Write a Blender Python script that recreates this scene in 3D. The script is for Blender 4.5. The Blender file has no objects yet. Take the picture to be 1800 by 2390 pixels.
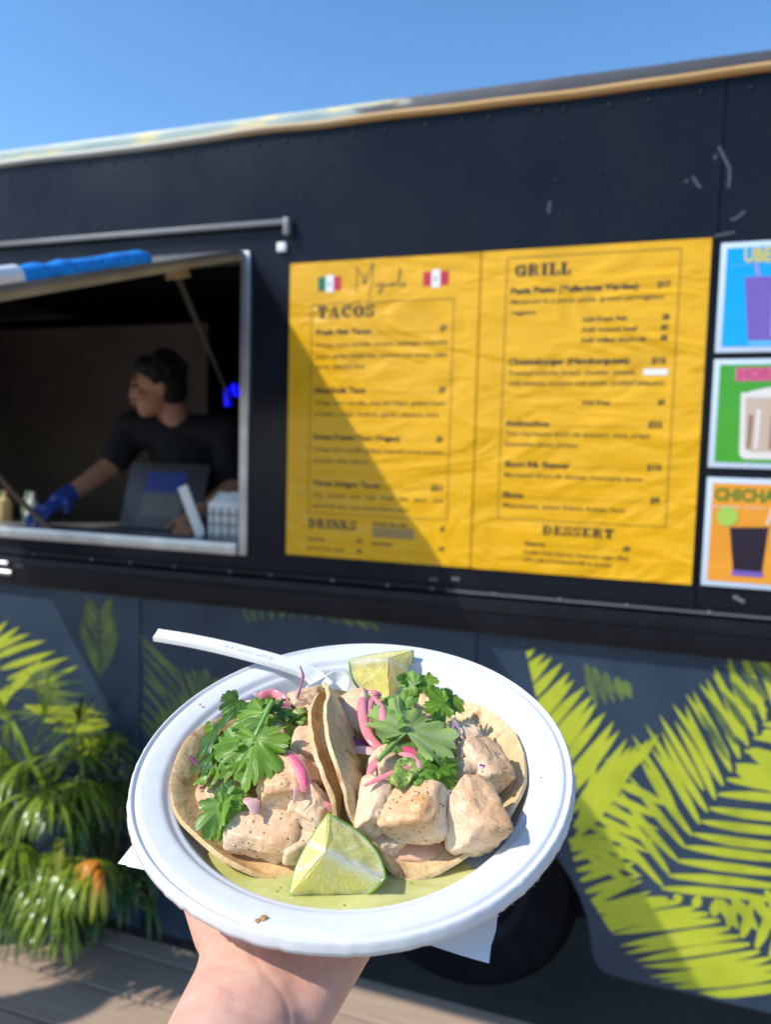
import bpy, bmesh, math, random
import numpy as np
from mathutils import Vector, Matrix, noise, Euler
R = math.radians
rnd = random.Random(7)
scene = bpy.context.scene
col = scene.collection

# ------------------------------------------------------------------ camera, sky, sun, exposure
FPX = 1747.26                                   # focal length in pixels of the 1800 x 2390 frame
CAM = Vector((0.0, -1.8158, 1.5))
MC = Matrix(((0.94651384, 0.05045687, -0.31869368),   # rows: world x, y, z; columns: camera right, down, forward
             (0.32162659, -0.06842745, 0.94439082),
             (0.02584361, -0.99637934, -0.0809958)))
cam_d = bpy.data.cameras.new('camera')
cam = bpy.data.objects.new('camera', cam_d); col.objects.link(cam)
rt, dn, fw = MC.col[0], MC.col[1], MC.col[2]
cm = Matrix((rt, -dn, -fw)).transposed().to_4x4(); cm.translation = CAM
cam.matrix_world = cm
cam_d.sensor_fit = 'VERTICAL'; cam_d.sensor_height = 36; cam_d.sensor_width = 36
cam_d.lens = FPX / 2390 * 36
cam_d.clip_start = 0.02; cam_d.clip_end = 2000
cam_d.dof.use_dof = True; cam_d.dof.focus_distance = 0.385; cam_d.dof.aperture_fstop = 7.8
scene.camera = cam

L = Vector((1.25, 1.0, -1.48)).normalized()      # direction in which the sunlight travels
world = bpy.data.worlds.new('World'); scene.world = world; world.use_nodes = True
wn = world.node_tree; bg = wn.nodes['Background']
sky = wn.nodes.new('ShaderNodeTexSky'); sky.sky_type = 'NISHITA'; sky.sun_disc = False
sky.sun_elevation = math.asin(-L.z); sky.sun_rotation = math.atan2(-L.x, -L.y)
sky.air_density = 1.0; sky.dust_density = 0.35; sky.ozone_density = 2.0; sky.altitude = 0
hs = wn.nodes.new('ShaderNodeHueSaturation'); hs.inputs['Saturation'].default_value = 1.22; hs.inputs['Value'].default_value = 1.45
wn.links.new(sky.outputs[0], hs.inputs['Color']); wn.links.new(hs.outputs[0], bg.inputs[0]); bg.inputs[1].default_value = 0.15
sun_d = bpy.data.lights.new('sun', 'SUN'); sun_d.energy = 4.2; sun_d.angle = R(0.55); sun_d.color = (1, .955, .88)
sun = bpy.data.objects.new('sun', sun_d); col.objects.link(sun)
sun.rotation_euler = L.to_track_quat('-Z', 'Y').to_euler(); sun.location = (-4, -4, 6)
scene.view_settings.view_transform = 'Standard'; scene.view_settings.look = 'None'
scene.view_settings.exposure = 0.12; scene.view_settings.gamma = 1; scene.view_settings.use_curve_mapping = False

# ------------------------------------------------------------------ measuring helpers: a sight line met with a real plane
def ray(px, py): return MC @ Vector(((px - 900) / FPX, (py - 1195) / FPX, 1.0))
def W(px, py, Y=0.0):                            # point on the truck's side (or a plane parallel to it)
    r = ray(px, py); return CAM + r * ((Y - CAM.y) / r.y)
PC = Vector((-.13715, -1.45356, 1.33945)); PN = Vector((.03813, -.27042, .96199)).normalized()
PU = (rt - PN * rt.dot(PN)).normalized(); PV = PN.cross(PU)
PM = Matrix((PU, PV, PN)).transposed().to_4x4(); PM.translation = PC     # frame of the plate: u right, v away, h up
def F(px, py, h=-.015):                          # point at height h over the plate
    r = ray(px, py); p = CAM + r * ((PC + PN * h - CAM).dot(PN) / r.dot(PN)) - PC
    return Vector((p.dot(PU), p.dot(PV), h))
def z1(x, y, h=-.015): return F(280 + x / 2.687, 1440 + y / 2.687, h)
def z2(x, y, h=-.015): return F(760 + x / 2.777, 1480 + y / 2.777, h)

# ------------------------------------------------------------------ object helpers
ROOTM = {}
def tag(o, label=None, cat=None, group=None, kind=None):
    if label: o['label'] = label
    if cat: o['category'] = cat
    if group: o['group'] = group
    if kind: o['kind'] = kind
    return o
def empty(name, loc, label=None, cat=None, group=None):
    o = bpy.data.objects.new(name, None); col.objects.link(o); o.location = loc; o.empty_display_size = .1
    ROOTM[o] = Matrix.Translation(Vector(loc))
    return tag(o, label, cat, group)
def link(name, me, m, parent=None, mw=None, smooth=True, autos=None):
    o = bpy.data.objects.new(name, me); col.objects.link(o)
    if m is not None: me.materials.append(m)
    if smooth:
        me.polygons.foreach_set('use_smooth', [True] * len(me.polygons))
        if autos:
            try: me.set_sharp_from_angle(angle=R(autos))
            except Exception: pass
    mw = mw or Matrix.Identity(4)
    if parent is not None:
        o.parent = parent
        o.matrix_parent_inverse = ROOTM[parent].inverted()
    o.matrix_basis = mw
    ROOTM[o] = mw.copy()
    return o
def mesh(name, vs, fs, m, parent=None, mw=None, smooth=True, autos=None):
    me = bpy.data.meshes.new(name); me.from_pydata([tuple(v) for v in vs], [], fs); me.validate(); me.update()
    return link(name, me, m, parent, mw, smooth, autos)
def from_bm(name, bm, m, parent=None, mw=None, smooth=False, autos=None):
    bmesh.ops.recalc_face_normals(bm, faces=bm.faces[:])
    me = bpy.data.meshes.new(name); bm.to_mesh(me); bm.free()
    return link(name, me, m, parent, mw, smooth, autos)
def box_bm(bm, a, b, bev=0.0):
    a, b = Vector(a), Vector(b); c = (a + b) / 2; s = b - a
    r = bmesh.ops.create_cube(bm, size=1)
    for v in r['verts']: v.co = Vector((v.co.x * s.x, v.co.y * s.y, v.co.z * s.z)) + c
    if bev:
        es = {e for v in r['verts'] for e in v.link_edges}
        bmesh.ops.bevel(bm, geom=list(es), offset=bev, segments=2, affect='EDGES', profile=.6)
def box(name, a, b, m, parent=None, bev=0.0):
    bm = bmesh.new(); box_bm(bm, a, b, bev); return from_bm(name, bm, m, parent, smooth=bev > 0, autos=20)
def smoothpath(pts, n=6):
    P = [Vector(p) for p in pts]; out = []
    for i in range(len(P) - 1):
        p0, p1, p2, p3 = P[max(i - 1, 0)], P[i], P[i + 1], P[min(i + 2, len(P) - 1)]
        for k in range(n):
            t = k / n
            out.append(.5 * ((2 * p1) + (p2 - p0) * t + (2 * p0 - 5 * p1 + 4 * p2 - p3) * t * t + (3 * p1 - p0 - 3 * p2 + p3) * t ** 3))
    out.append(P[-1]); return out
def tube_data(pts, rad, seg=8, flat=1.0, up=Vector((0, 0, 1)), taper=None, n=6, twist=0.0, vs=None, fs=None):
    """swept tube; rad may be a list per control point; flat squashes it along 'up'"""
    P = smoothpath(pts, n) if n > 1 else [Vector(p) for p in pts]
    m = len(P); rl = rad if isinstance(rad, (list, tuple)) else [rad] * len(pts)
    vs = [] if vs is None else vs; fs = [] if fs is None else fs; b0 = len(vs)
    for i, p in enumerate(P):
        t = (P[min(i + 1, m - 1)] - P[max(i - 1, 0)]).normalized()
        u = up - t * up.dot(t)
        if u.length < 1e-4: u = Vector((1, 0, 0)) - t * t.x
        u.normalize(); w = t.cross(u)
        if twist:
            a = twist * i / (m - 1); u, w = u * math.cos(a) + w * math.sin(a), w * math.cos(a) - u * math.sin(a)
        f = i / (m - 1) * (len(rl) - 1); k = min(int(f), len(rl) - 2) if len(rl) > 1 else 0
        r = rl[k] + (rl[min(k + 1, len(rl) - 1)] - rl[k]) * (f - k)
        for j in range(seg):
            a = 2 * math.pi * j / seg
            vs.append(p + w * (r * math.cos(a)) + u * (r * flat * math.sin(a)))
    for i in range(m - 1):
        for j in range(seg):
            a, b = b0 + i * seg + j, b0 + i * seg + (j + 1) % seg
            fs.append((a, b, b + seg, a + seg))
    fs.append(tuple(b0 + j for j in range(seg))[::-1]); fs.append(tuple(b0 + (m - 1) * seg + j for j in range(seg)))
    return vs, fs
def tube(name, pts, rad, m, parent=None, mw=None, **k):
    vs, fs = tube_data(pts, rad, **k); return mesh(name, vs, fs, m, parent, mw, True, 60)
def uvs(bm, c, r, rot=None, seg=16):
    mt = Matrix.Translation(Vector(c)) @ (rot.to_4x4() if rot else Matrix.Identity(4)) @ Matrix.Diagonal((r[0], r[1], r[2], 1))
    bmesh.ops.create_uvsphere(bm, u_segments=seg, v_segments=seg // 2 + 2, radius=1, matrix=mt)
def blob(name, prims, voxel, m, parent=None, mw=None, smooth_it=6, fn=None):
    """one continuous surface from overlapping tapered limbs ('c', p, q, r1, r2[, flat, up]) and ellipsoids ('e', c, radii, euler)"""
    vs, fs = [], []
    bm = bmesh.new()
    for p in prims:
        if p[0] == 'c':
            a, b, r1, r2 = Vector(p[1]), Vector(p[2]), p[3], p[4]
            fl = p[5] if len(p) > 5 else 1.0; up = Vector(p[6]) if len(p) > 6 else Vector((0, 0, 1))
            d = (b - a).normalized()
            pts = []; rr = []
            for k in range(5):
                g = math.sin(k / 4 * math.pi / 2); pts.append(a - d * r1 * fl * (1 - k / 4) * 1.0); rr.append(r1 * max(.05, math.sqrt(max(0, 1 - (1 - k / 4) ** 2))))
            for k in range(1, 5):
                pts.append(b + d * r2 * fl * (k / 4)); rr.append(r2 * max(.05, math.sqrt(max(0, 1 - (k / 4) ** 2))))
            pts.insert(5, b); rr.insert(5, r2)
            tube_data(pts, rr, seg=14, flat=fl, up=up, n=1, vs=vs, fs=fs)
        else:
            uvs(bm, p[1], p[2], Euler(p[3]).to_matrix() if len(p) > 3 else None)
    me = bpy.data.meshes.new('tmp'); bm.to_mesh(me); bm.free()
    b0 = len(vs); vs += [v.co.copy() for v in me.vertices]; fs += [tuple(b0 + i for i in q.vertices) for q in me.polygons]
    me2 = bpy.data.meshes.new('tmp2'); me2.from_pydata([tuple(v) for v in vs], [], fs); me2.update()
    o = bpy.data.objects.new('tmp', me2); col.objects.link(o)
    md = o.modifiers.new('r', 'REMESH'); md.mode = 'VOXEL'; md.voxel_size = voxel
    if smooth_it:
        s = o.modifiers.new('s', 'SMOOTH'); s.iterations = smooth_it; s.factor = .5
    dg = bpy.context.evaluated_depsgraph_get(); res = bpy.data.meshes.new_from_object(o.evaluated_get(dg))
    bpy.data.objects.remove(o); res.name = name
    if fn:
        n_ = len(res.vertices); co = np.empty(n_ * 3); res.vertices.foreach_get('co', co); co = co.reshape(-1, 3)
        no = np.empty(n_ * 3); res.vertices.foreach_get('normal', no); no = no.reshape(-1, 3)
        co = fn(co, no); res.vertices.foreach_set('co', co.ravel()); res.update()
    return link(name, res, m, parent, mw, True)

# ------------------------------------------------------------------ material helpers
def NT(m):
    nt = m.node_tree; return nt, nt.nodes, nt.links, nt.nodes['Principled BSDF']
def new_mat(name, c, rough=.5, metal=0.0, spec=.5, coat=0.0, sss=0.0, sssr=(1, .4, .2), sscale=.004):
    m = bpy.data.materials.new(name); m.use_nodes = True; nt, N, K, p = NT(m)
    p.inputs['Base Color'].default_value = (*c, 1); p.inputs['Roughness'].default_value = rough
    p.inputs['Metallic'].default_value = metal; p.inputs['Specular IOR Level'].default_value = spec
    p.inputs['Coat Weight'].default_value = coat; p.inputs['Coat Roughness'].default_value = .08
    if sss:
        p.inputs['Subsurface Weight'].default_value = sss; p.inputs['Subsurface Radius'].default_value = sssr
        p.inputs['Subsurface Scale'].default_value = sscale
    return m
def coords(m, scale=(1, 1, 1), kind='Object'):
    nt, N, K, p = NT(m); tc = N.new('ShaderNodeTexCoord'); mp = N.new('ShaderNodeMapping'); mp.inputs['Scale'].default_value = scale
    K.new(tc.outputs[kind], mp.inputs[0]); return mp.outputs[0]
def noise_n(m, vec, scale, detail=4, rough=.5, dist=0):
    nt, N, K, p = NT(m); t = N.new('ShaderNodeTexNoise'); t.inputs['Scale'].default_value = scale; t.inputs['Detail'].default_value = detail
    t.inputs['Roughness'].default_value = rough; t.inputs['Distortion'].default_value = dist; K.new(vec, t.inputs['Vector']); return t.outputs[0]
def voro(m, vec, scale, feature='F1', rand=1):
    nt, N, K, p = NT(m); t = N.new('ShaderNodeTexVoronoi'); t.feature = feature; t.inputs['Scale'].default_value = scale
    t.inputs['Randomness'].default_value = rand; K.new(vec, t.inputs['Vector']); return t.outputs[0]
def ramp(m, fac, stops, interp='LINEAR'):
    nt, N, K, p = NT(m); t = N.new('ShaderNodeValToRGB'); t.color_ramp.interpolation = interp
    while len(t.color_ramp.elements) < len(stops): t.color_ramp.elements.new(.5)
    for e, (pos, c) in zip(t.color_ramp.elements, stops):
        e.position = pos; e.color = (*c, 1) if hasattr(c, '__len__') else (c, c, c, 1)
    K.new(fac, t.inputs[0]); return t.outputs[0]
def mix(m, fac, a, b, mode='MIX'):
    nt, N, K, p = NT(m); t = N.new('ShaderNodeMix'); t.data_type = 'RGBA'; t.blend_type = mode
    for s, x in ((0, fac), (6, a), (7, b)):
        if hasattr(x, 'is_linked') or hasattr(x, 'links'): K.new(x, t.inputs[s])
        elif s == 0: t.inputs[0].default_value = x
        else: t.inputs[s].default_value = (*x, 1)
    return t.outputs[2]
def mul(m, a, b, op='MULTIPLY'):
    nt, N, K, p = NT(m); t = N.new('ShaderNodeMath'); t.operation = op; t.use_clamp = False
    for i, x in enumerate((a, b)):
        if isinstance(x, (int, float)): t.inputs[i].default_value = x
        else: K.new(x, t.inputs[i])
    return t.outputs[0]
def bump(m, h, strength=.3, dist=.001, prev=None):
    nt, N, K, p = NT(m); b = N.new('ShaderNodeBump'); b.inputs['Strength'].default_value = strength; b.inputs['Distance'].default_value = dist
    K.new(h, b.inputs['Height'])
    if prev: K.new(prev, b.inputs['Normal'])
    K.new(b.outputs[0], p.inputs['Normal']); return b.outputs[0]
def base(m, c): nt, N, K, p = NT(m); K.new(c, p.inputs['Base Color'])
def roughn(m, c): nt, N, K, p = NT(m); K.new(c, p.inputs['Roughness'])
def attr(m, name):
    nt, N, K, p = NT(m); a = N.new('ShaderNodeAttribute'); a.attribute_name = name; return a.outputs['Fac']
def axis(m, vec, i):
    nt, N, K, p = NT(m); s = N.new('ShaderNodeSeparateXYZ'); K.new(vec, s.inputs[0]); return s.outputs[i]
def rings(m, attr_rand=True):
    nt, N, K, p = NT(m); o = N.new('ShaderNodeObjectInfo'); return o.outputs['Random']

def varied(name, c, rough, v=.25, scale=6, metal=0, spec=.5, bmp=0, bscale=60, coat=0, bdist=.001):
    m = new_mat(name, c, rough, metal, spec, coat); vec = coords(m)
    n = noise_n(m, vec, scale, 5)
    base(m, ramp(m, n, [(.3, tuple(x * (1 - v) for x in c)), (.7, tuple(min(1, x * (1 + v)) for x in c))]))
    if bmp: bump(m, noise_n(m, vec, bscale, 4), bmp, bdist)
    return m

# truck paint: dark navy, dusty and softly dented, a hazy reflection painted in towards the left
M = {}
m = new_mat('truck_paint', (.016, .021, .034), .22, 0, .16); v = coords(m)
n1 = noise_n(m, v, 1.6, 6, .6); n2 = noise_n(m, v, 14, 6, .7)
refl_haze = mul(m, ramp(m, mul(m, mul(m, axis(m, v, 0), -.62), -.45, 'ADD'), [(.0, 0.0), (.9, 1.0)]), ramp(m, noise_n(m, v, 2.6, 4, .55), [(.38, 0.0), (.68, .34)]))
base(m, mix(m, mul(m, refl_haze, ramp(m, n2, [(.56, 0.0), (.85, .06)]), 'ADD'), ramp(m, n1, [(.3, (.006, .008, .014)), (.75, (.011, .013, .019))]), (.10, .10, .105)))
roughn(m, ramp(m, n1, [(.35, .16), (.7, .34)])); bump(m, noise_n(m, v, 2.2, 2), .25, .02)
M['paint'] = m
M['black_trim'] = varied('black_trim_paint', (.005, .006, .009), .4, .4, 9, spec=.22, bmp=.1)
m = new_mat('print_base', (.035, .055, .095), .36, 0, .3); v = coords(m)
base(m, ramp(m, noise_n(m, v, 5, 5), [(.3, (.016, .034, .062)), (.7, (.034, .058, .090))])); bump(m, noise_n(m, v, 3, 2), .2, .015)
M['print'] = m
m = new_mat('palm_print_ink', (.50, .66, .03), .4, 0, .5); v = coords(m)
base(m, ramp(m, noise_n(m, v, 7, 5), [(.3, (.25, .30, .02)), (.5, (.40, .45, .025)), (.75, (.47, .51, .04))])); bump(m, noise_n(m, coords(m), 3, 2), .2, .015)
M['lime_ink'] = m
m = new_mat('palm_print_ink_faded', (.16, .24, .04), .4, 0, .5); v = coords(m)
base(m, ramp(m, noise_n(m, v, 14, 5), [(.3, (.035, .07, .05)), (.7, (.16, .22, .04))]))
M['faded_ink'] = m
M['alu'] = varied('brushed_aluminium', (.55, .56, .58), .38, .2, 12, metal=.85, bmp=.1)
M['alu_paint'] = varied('grey_sheet_metal', (.15, .15, .155), .42, .2, 5, metal=.3, bmp=.1)
M['tan'] = varied('tan_sealed_edge', (.34, .25, .13), .5, .25, 10)
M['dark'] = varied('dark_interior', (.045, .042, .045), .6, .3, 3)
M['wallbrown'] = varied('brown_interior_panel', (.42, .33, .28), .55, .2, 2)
M['steel'] = varied('stainless_counter', (.32, .33, .35), .35, .2, 6, metal=.7)
M['black'] = varied('black_plastic', (.012, .012, .013), .4, .3, 20)
M['rubber'] = varied('tyre_rubber', (.004, .005, .007), .85, .3, 20, spec=.1, bmp=.3, bscale=150)
M['white'] = varied('white_plastic', (.75, .76, .78), .4, .05, 20)

# roof edging: weathered metal flashing, teal grey to the left and charcoal to the right
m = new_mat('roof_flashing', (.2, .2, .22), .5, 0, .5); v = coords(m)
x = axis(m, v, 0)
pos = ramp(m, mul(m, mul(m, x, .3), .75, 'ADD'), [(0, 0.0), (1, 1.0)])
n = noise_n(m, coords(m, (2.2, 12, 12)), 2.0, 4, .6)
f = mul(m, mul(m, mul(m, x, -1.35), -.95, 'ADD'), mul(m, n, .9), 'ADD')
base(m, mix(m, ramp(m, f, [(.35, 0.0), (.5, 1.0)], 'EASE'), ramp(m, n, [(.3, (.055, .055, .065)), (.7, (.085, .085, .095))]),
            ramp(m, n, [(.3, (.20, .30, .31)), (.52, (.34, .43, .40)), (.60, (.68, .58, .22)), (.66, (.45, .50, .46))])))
M['roof'] = m
m = new_mat('sealant', (.55, .36, .15), .5, 0, .5); v = coords(m)
x = axis(m, v, 0); n = noise_n(m, v, 3, 3)
f = mul(m, mul(m, mul(m, x, -1.1), -.85, 'ADD'), mul(m, n, .6), 'ADD')
base(m, mix(m, ramp(m, f, [(.2, 0.0), (1.0, 1.0)]), ramp(m, n, [(.3, (.50, .29, .10)), (.7, (.66, .42, .18))]), (.52, .49, .42)))
M['sealant'] = m

# deck boards
m = new_mat('deck_wood', (.3, .22, .16), .7, 0, .3); v = coords(m, (1, 14, 14))
oi = rings(m); vv = coords(m, (1.5, 30, 30))
g = noise_n(m, vv, 3, 6, .65, .6)
c = ramp(m, g, [(.25, (.23, .145, .095)), (.5, (.45, .31, .215)), (.75, (.58, .43, .31))])
c = mix(m, .5, c, ramp(m, oi, [(0, (.36, .26, .19)), (1, (.52, .40, .30))]))
base(m, c); bump(m, g, .5, .002); M['deck'] = m
m = varied('bare_ground', (.20, .18, .155), .9, .25, 1.2, bmp=.4, bscale=20, bdist=.01); M['ground'] = m
M['asphalt'] = varied('dark_asphalt_under_truck', (.015, .016, .018), .9, .3, 20, bmp=.3, bscale=90)

# signs
def sign_mat(name, c, bs=.55, rough=.22):
    m = new_mat(name, c, rough, 0, .35, .15); v = coords(m, (1.0, 1, 2.2))
    a = noise_n(m, v, 3.2, 2, .5, 1.6); b = noise_n(m, v, 12, 2, .5, .5)
    base(m, ramp(m, a, [(.35, tuple(x * .93 for x in c)), (.6, c)]))
    bump(m, mul(m, a, mul(m, b, .25), 'ADD'), bs, .02); return m
M['yellow'] = sign_mat('yellow_menu_laminate', (.78, .41, .003), .8, .3)
M['ink'] = new_mat('menu_ink', (.035, .024, .012), .35)
M['inkgrey'] = new_mat('menu_grey_smudge', (.34, .21, .06), .4)
M['paperwhite'] = new_mat('white_print', (.80, .80, .82), .35)
M['flaggreen'] = new_mat('flag_green', (.0, .16, .08), .35)
M['flagred'] = new_mat('flag_red', (.52, .02, .04), .35)
M['emblem'] = new_mat('flag_emblem_ink', (.13, .17, .07), .4)
M['cyan'] = sign_mat('poster_blue', (.0, .36, .82), .1)
M['green'] = sign_mat('poster_green', (.05, .34, .02), .1)
M['orange'] = sign_mat('poster_orange', (.80, .32, .03), .1)
M['pborder'] = new_mat('poster_border', (.52, .62, .74), .4)

# ------------------------------------------------------------------ the setting
ground = mesh('ground', [(-400, -400, -.16), (400, -400, -.16), (400, 400, -.16), (-400, 400, -.16)], [(0, 1, 2, 3)], M['ground'], smooth=False)
tag(ground, kind='structure')
deck = empty('deck', (-1, -1.5, 0)); tag(deck, kind='structure')
bmp_ = {}
def plank_mesh(ln, w=.1405, th=.03):
    bm = bmesh.new(); box_bm(bm, (-ln / 2, -w / 2, -th), (ln / 2, w / 2, 0), .003)
    bmesh.ops.recalc_face_normals(bm, faces=bm.faces[:]); me = bpy.data.meshes.new('plank'); bm.to_mesh(me); bm.free()
    me.materials.append(M['deck']); return me
pme = plank_mesh(3.6)
pitch = .1495
for i in range(-22, 1):
    y = -.0585 + pitch * (i + .5)
    off = rnd.uniform(-.6, .6) if i not in (-1, 0, -2) else {-1: .9, 0: -.3, -2: .5}[i]
    for k in (-1, 0, 1):
        o = bpy.data.objects.new('plank', pme); col.objects.link(o); o.parent = deck
        ROOTM[o] = Matrix.Identity(4); o.matrix_parent_inverse = ROOTM[deck].inverted()
        o.location = (-1.0 + off + 3.604 * k, y + rnd.uniform(-.0008, .0008), rnd.uniform(-.0015, .0015))
        o.rotation_euler = (R(rnd.uniform(-.25, .25)), 0, 0)
bm = bmesh.new()
for k in range(-9, 9): box_bm(bm, (k * .6 - .02, -3.5, -.155), (k * .6 + .02, .09, -.034))
from_bm('joist', bm, M['deck'], deck)

# ------------------------------------------------------------------ food truck
truck = empty('food_truck', (-1.0, 1.1, 0), 'dark navy food truck with an open serving hatch and palm leaf print', 'food truck')
XL, XR, ZT = -5.2, 3.4, 2.325
WX0, WX1, WZ0, WZ1 = -2.36, -1.03, 1.235, 2.0
# side wall: an outer skin 3 cm thick round the serving opening, one sheet per stretch
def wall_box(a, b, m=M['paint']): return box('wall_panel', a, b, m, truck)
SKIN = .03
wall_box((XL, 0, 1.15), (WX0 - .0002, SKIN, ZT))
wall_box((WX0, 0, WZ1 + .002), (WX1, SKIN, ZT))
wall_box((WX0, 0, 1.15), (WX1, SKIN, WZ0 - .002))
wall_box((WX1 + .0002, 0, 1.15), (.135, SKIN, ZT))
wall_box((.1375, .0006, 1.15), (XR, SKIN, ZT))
box('roof', (XL, .02, ZT + .002), (XR, 2.3, ZT + .03), M['roof'], truck, .004)
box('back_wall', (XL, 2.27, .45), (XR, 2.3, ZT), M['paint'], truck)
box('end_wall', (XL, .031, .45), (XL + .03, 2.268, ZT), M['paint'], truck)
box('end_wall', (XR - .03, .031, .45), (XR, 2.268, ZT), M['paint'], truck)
# roof edge flashing (slightly wavy) and bead of sealant under it
def strip(name, prof, m, amp=0.0, x0=XL, x1=XR, n=400, freq=1.0, seed=0.0):
    vs, fs = [], []
    for i in range(n + 1):
        x_ = x0 + (x1 - x0) * i / n
        d = amp * (noise.noise(Vector((x_ * freq * 1.7, seed, 0))) + .5 * noise.noise(Vector((x_ * freq * 4.3, seed, 3))))
        for (y_, z_) in prof: vs.append((x_, y_, z_ + d))
    k = len(prof)
    for i in range(n):
        for j in range(k):
            a, b = i * k + j, i * k + (j + 1) % k
            fs.append((a, b, b + k, a + k))
    fs.append(tuple(range(k))[::-1]); fs.append(tuple(n * k + j for j in range(k)))
    return mesh(name, vs, fs, m, truck, None, True, 35)
strip('roof_edge', [(-.006, 2.331), (-.009, 2.352), (-.006, 2.360), (.002, 2.364), (.08, 2.370), (.08, 2.360), (.0, 2.331)], M['roof'], .002, seed=2)
strip('sealant_bead', [(-.001, 2.314), (-.009, 2.314), (-.015, 2.318), (-.017, 2.323), (-.014, 2.329), (-.008, 2.332), (-.001, 2.332)], M['sealant'], .0085, seed=5)
# ledge and rub rail along the truck
rail = box('rub_rail', (XL, -.034, 1.062), (XR, .028, 1.1485), M['black_trim'], truck, .006)
box('ledge', (XL, -.016, 1.151), (XR, -.001, 1.166), M['black_trim'], truck, .004)
tube('trim_line', [(-5.1, -.036, 1.128), (-1.815, -.036, 1.128)], .0075, M['alu'], truck, n=1)
tube('trim_line', [(-5.1, -.036, 1.100), (-1.80, -.036, 1.100)], .009, M['alu'], truck, n=1)
tube('trim_line', [(-1.79, -.034, 1.121), (XR, -.034, 1.121)], .005, M['black_trim'], truck, n=1)
tube('trim_line', [(-.44, -.0175, 1.157), (XR, -.0175, 1.157)], .0028, M['alu_paint'], truck, n=1)
def dome(name, p, r, m, parent, ax='Y'):
    bm = bmesh.new(); uvs(bm, p, (r, r * .5, r) if ax == 'Y' else (r, r, r * .5), seg=8); return from_bm(name, bm, m, parent, smooth=True)
for i in range(26):
    dome('screw', (-1.7 + i * .155 + rnd.uniform(-.03, .03), -.0195, 1.1585), .0052, M['alu_paint'], rail)
for i in range(30):
    dome('screw', (-1.9 + i * .09 + rnd.uniform(-.02, .02), -.001, 2.292 + rnd.uniform(-.003, .003)), .005, M['black_trim'], truck)
for (x_, y_) in ((1008, 1352), (1018, 1352), (1060, 1352), (1070, 1353), (1718, 1395), (1727, 1400), (1735, 1404)):
    p = W(x_, y_); dome('screw', (p.x, -.002, p.z), .0055, M['alu_paint'], truck)
for (x_, y_) in ((1318, 325), (1409, 316), (1404, 405), (1316, 415), (1309, 500), (1400, 492), (1524, 363), (1475, 368), (1564, 378), (1597, 427), (700, 464), (695, 505), (765, 388), (1300, 420), (760, 505)):
    p = W(x_, y_); dome('rivet', (p.x, -.0005, p.z), .0042, M['paint'], truck)
# chalky scratches at the right
M['scratch'] = new_mat('scuff_mark', (.065, .08, .11), .7)
for pts in ([(1679, 342), (1690, 365), (1703, 392), (1704, 415), (1701, 438)], [(1668, 372), (1673, 362)], [(1706, 514), (1722, 508), (1740, 493)], [(1668, 552), (1690, 547), (1716, 542)], [(1600, 428), (1606, 420)], [(1618, 412), (1630, 432), (1638, 436)], [(1281, 498), (1283, 480), (1286, 470)]):
    tube('scuff', [W(*q) + Vector((0, -.0006, 0)) for q in pts], .0026, M['scratch'], truck, flat=.1, up=Vector((0, 1, 0)))
# lower wall: plain skirt, printed panels with the wheel arch cut out of them
M['under'] = varied('underbody_paint', (.004, .006, .011), .45, .4, 8)
def poly_panel(name, pts, y0, y1, m, parent=truck, bev=.0):
    vs = [(p[0], y0, p[1]) for p in pts] + [(p[0], y1, p[1]) for p in pts]; k = len(pts)
    fs = [tuple(range(k)), tuple(range(2 * k - 1, k - 1, -1))] + [(i, i + k, (i + 1) % k + k, (i + 1) % k) for i in range(k)]
    bm = bmesh.new(); bv = [bm.verts.new(v_) for v_ in vs]
    for f_ in fs: bm.faces.new([bv[i] for i in f_])
    if bev:
        es = [e for e in bm.edges if abs(e.verts[0].co.y - y0) < 1e-5 and abs(e.verts[1].co.y - y0) < 1e-5]
        bmesh.ops.bevel(bm, geom=es, offset=bev, segments=2, affect='EDGES')
    return from_bm(name, bm, m, parent, smooth=False)
A1 = [(-.19, .60), (-.149, .527), (-.110, .475), (-.085, .432), (-.068, .39), (-.057, .345), (-.050, .30), (-.044, .278), (-.034, .262), (-.018, .252), (.0, .250)]
A1 = [(-.27, .70), (-.23, .655)] + A1
poly_panel('lower_panel', [(XR, .252), (XR, 1.060), (-.36, 1.060), (-.36, .76)] + A1, -.006, .028, M['print'], bev=.003)
poly_panel('lower_panel', [(-.362, .76), (-.362, 1.060), (-1.356, 1.060), (-1.356, .30), (-1.3, .045), (-.85, .045), (-.815, .34), (-.76, .50), (-.66, .64), (-.53, .73)], -.006, .028, M['print'], bev=.003)
box('lower_panel', (XL, -.005, .045), (-1.360, .028, 1.060), M['print'], truck, .003)
box('skirt', (XL, .01, .004), (-.84, .026, .044), M['under'], truck)
box('arch_liner', (-.95, .60, .0), (.35, .62, 1.0), M['under'], truck)
vs, fs = [], []
for i in range(25):
    a = math.pi * i / 24; cx, cz, rr = -.42, .33, .41
    vs += [(cx + rr * math.cos(a) * 1.0, .03, cz + rr * math.sin(a)), (cx + rr * math.cos(a), .598, cz + rr * math.sin(a))]
    if i: fs.append((2 * i - 2, 2 * i - 1, 2 * i + 1, 2 * i))
mesh('wheel_arch', vs, fs, M['under'], truck)
box('chassis', (XL, .10, .30), (-.86, 2.2, .42), M['under'], truck)
box('chassis', (.02, .10, .30), (XR, 2.2, .42), M['under'], truck)
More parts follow.
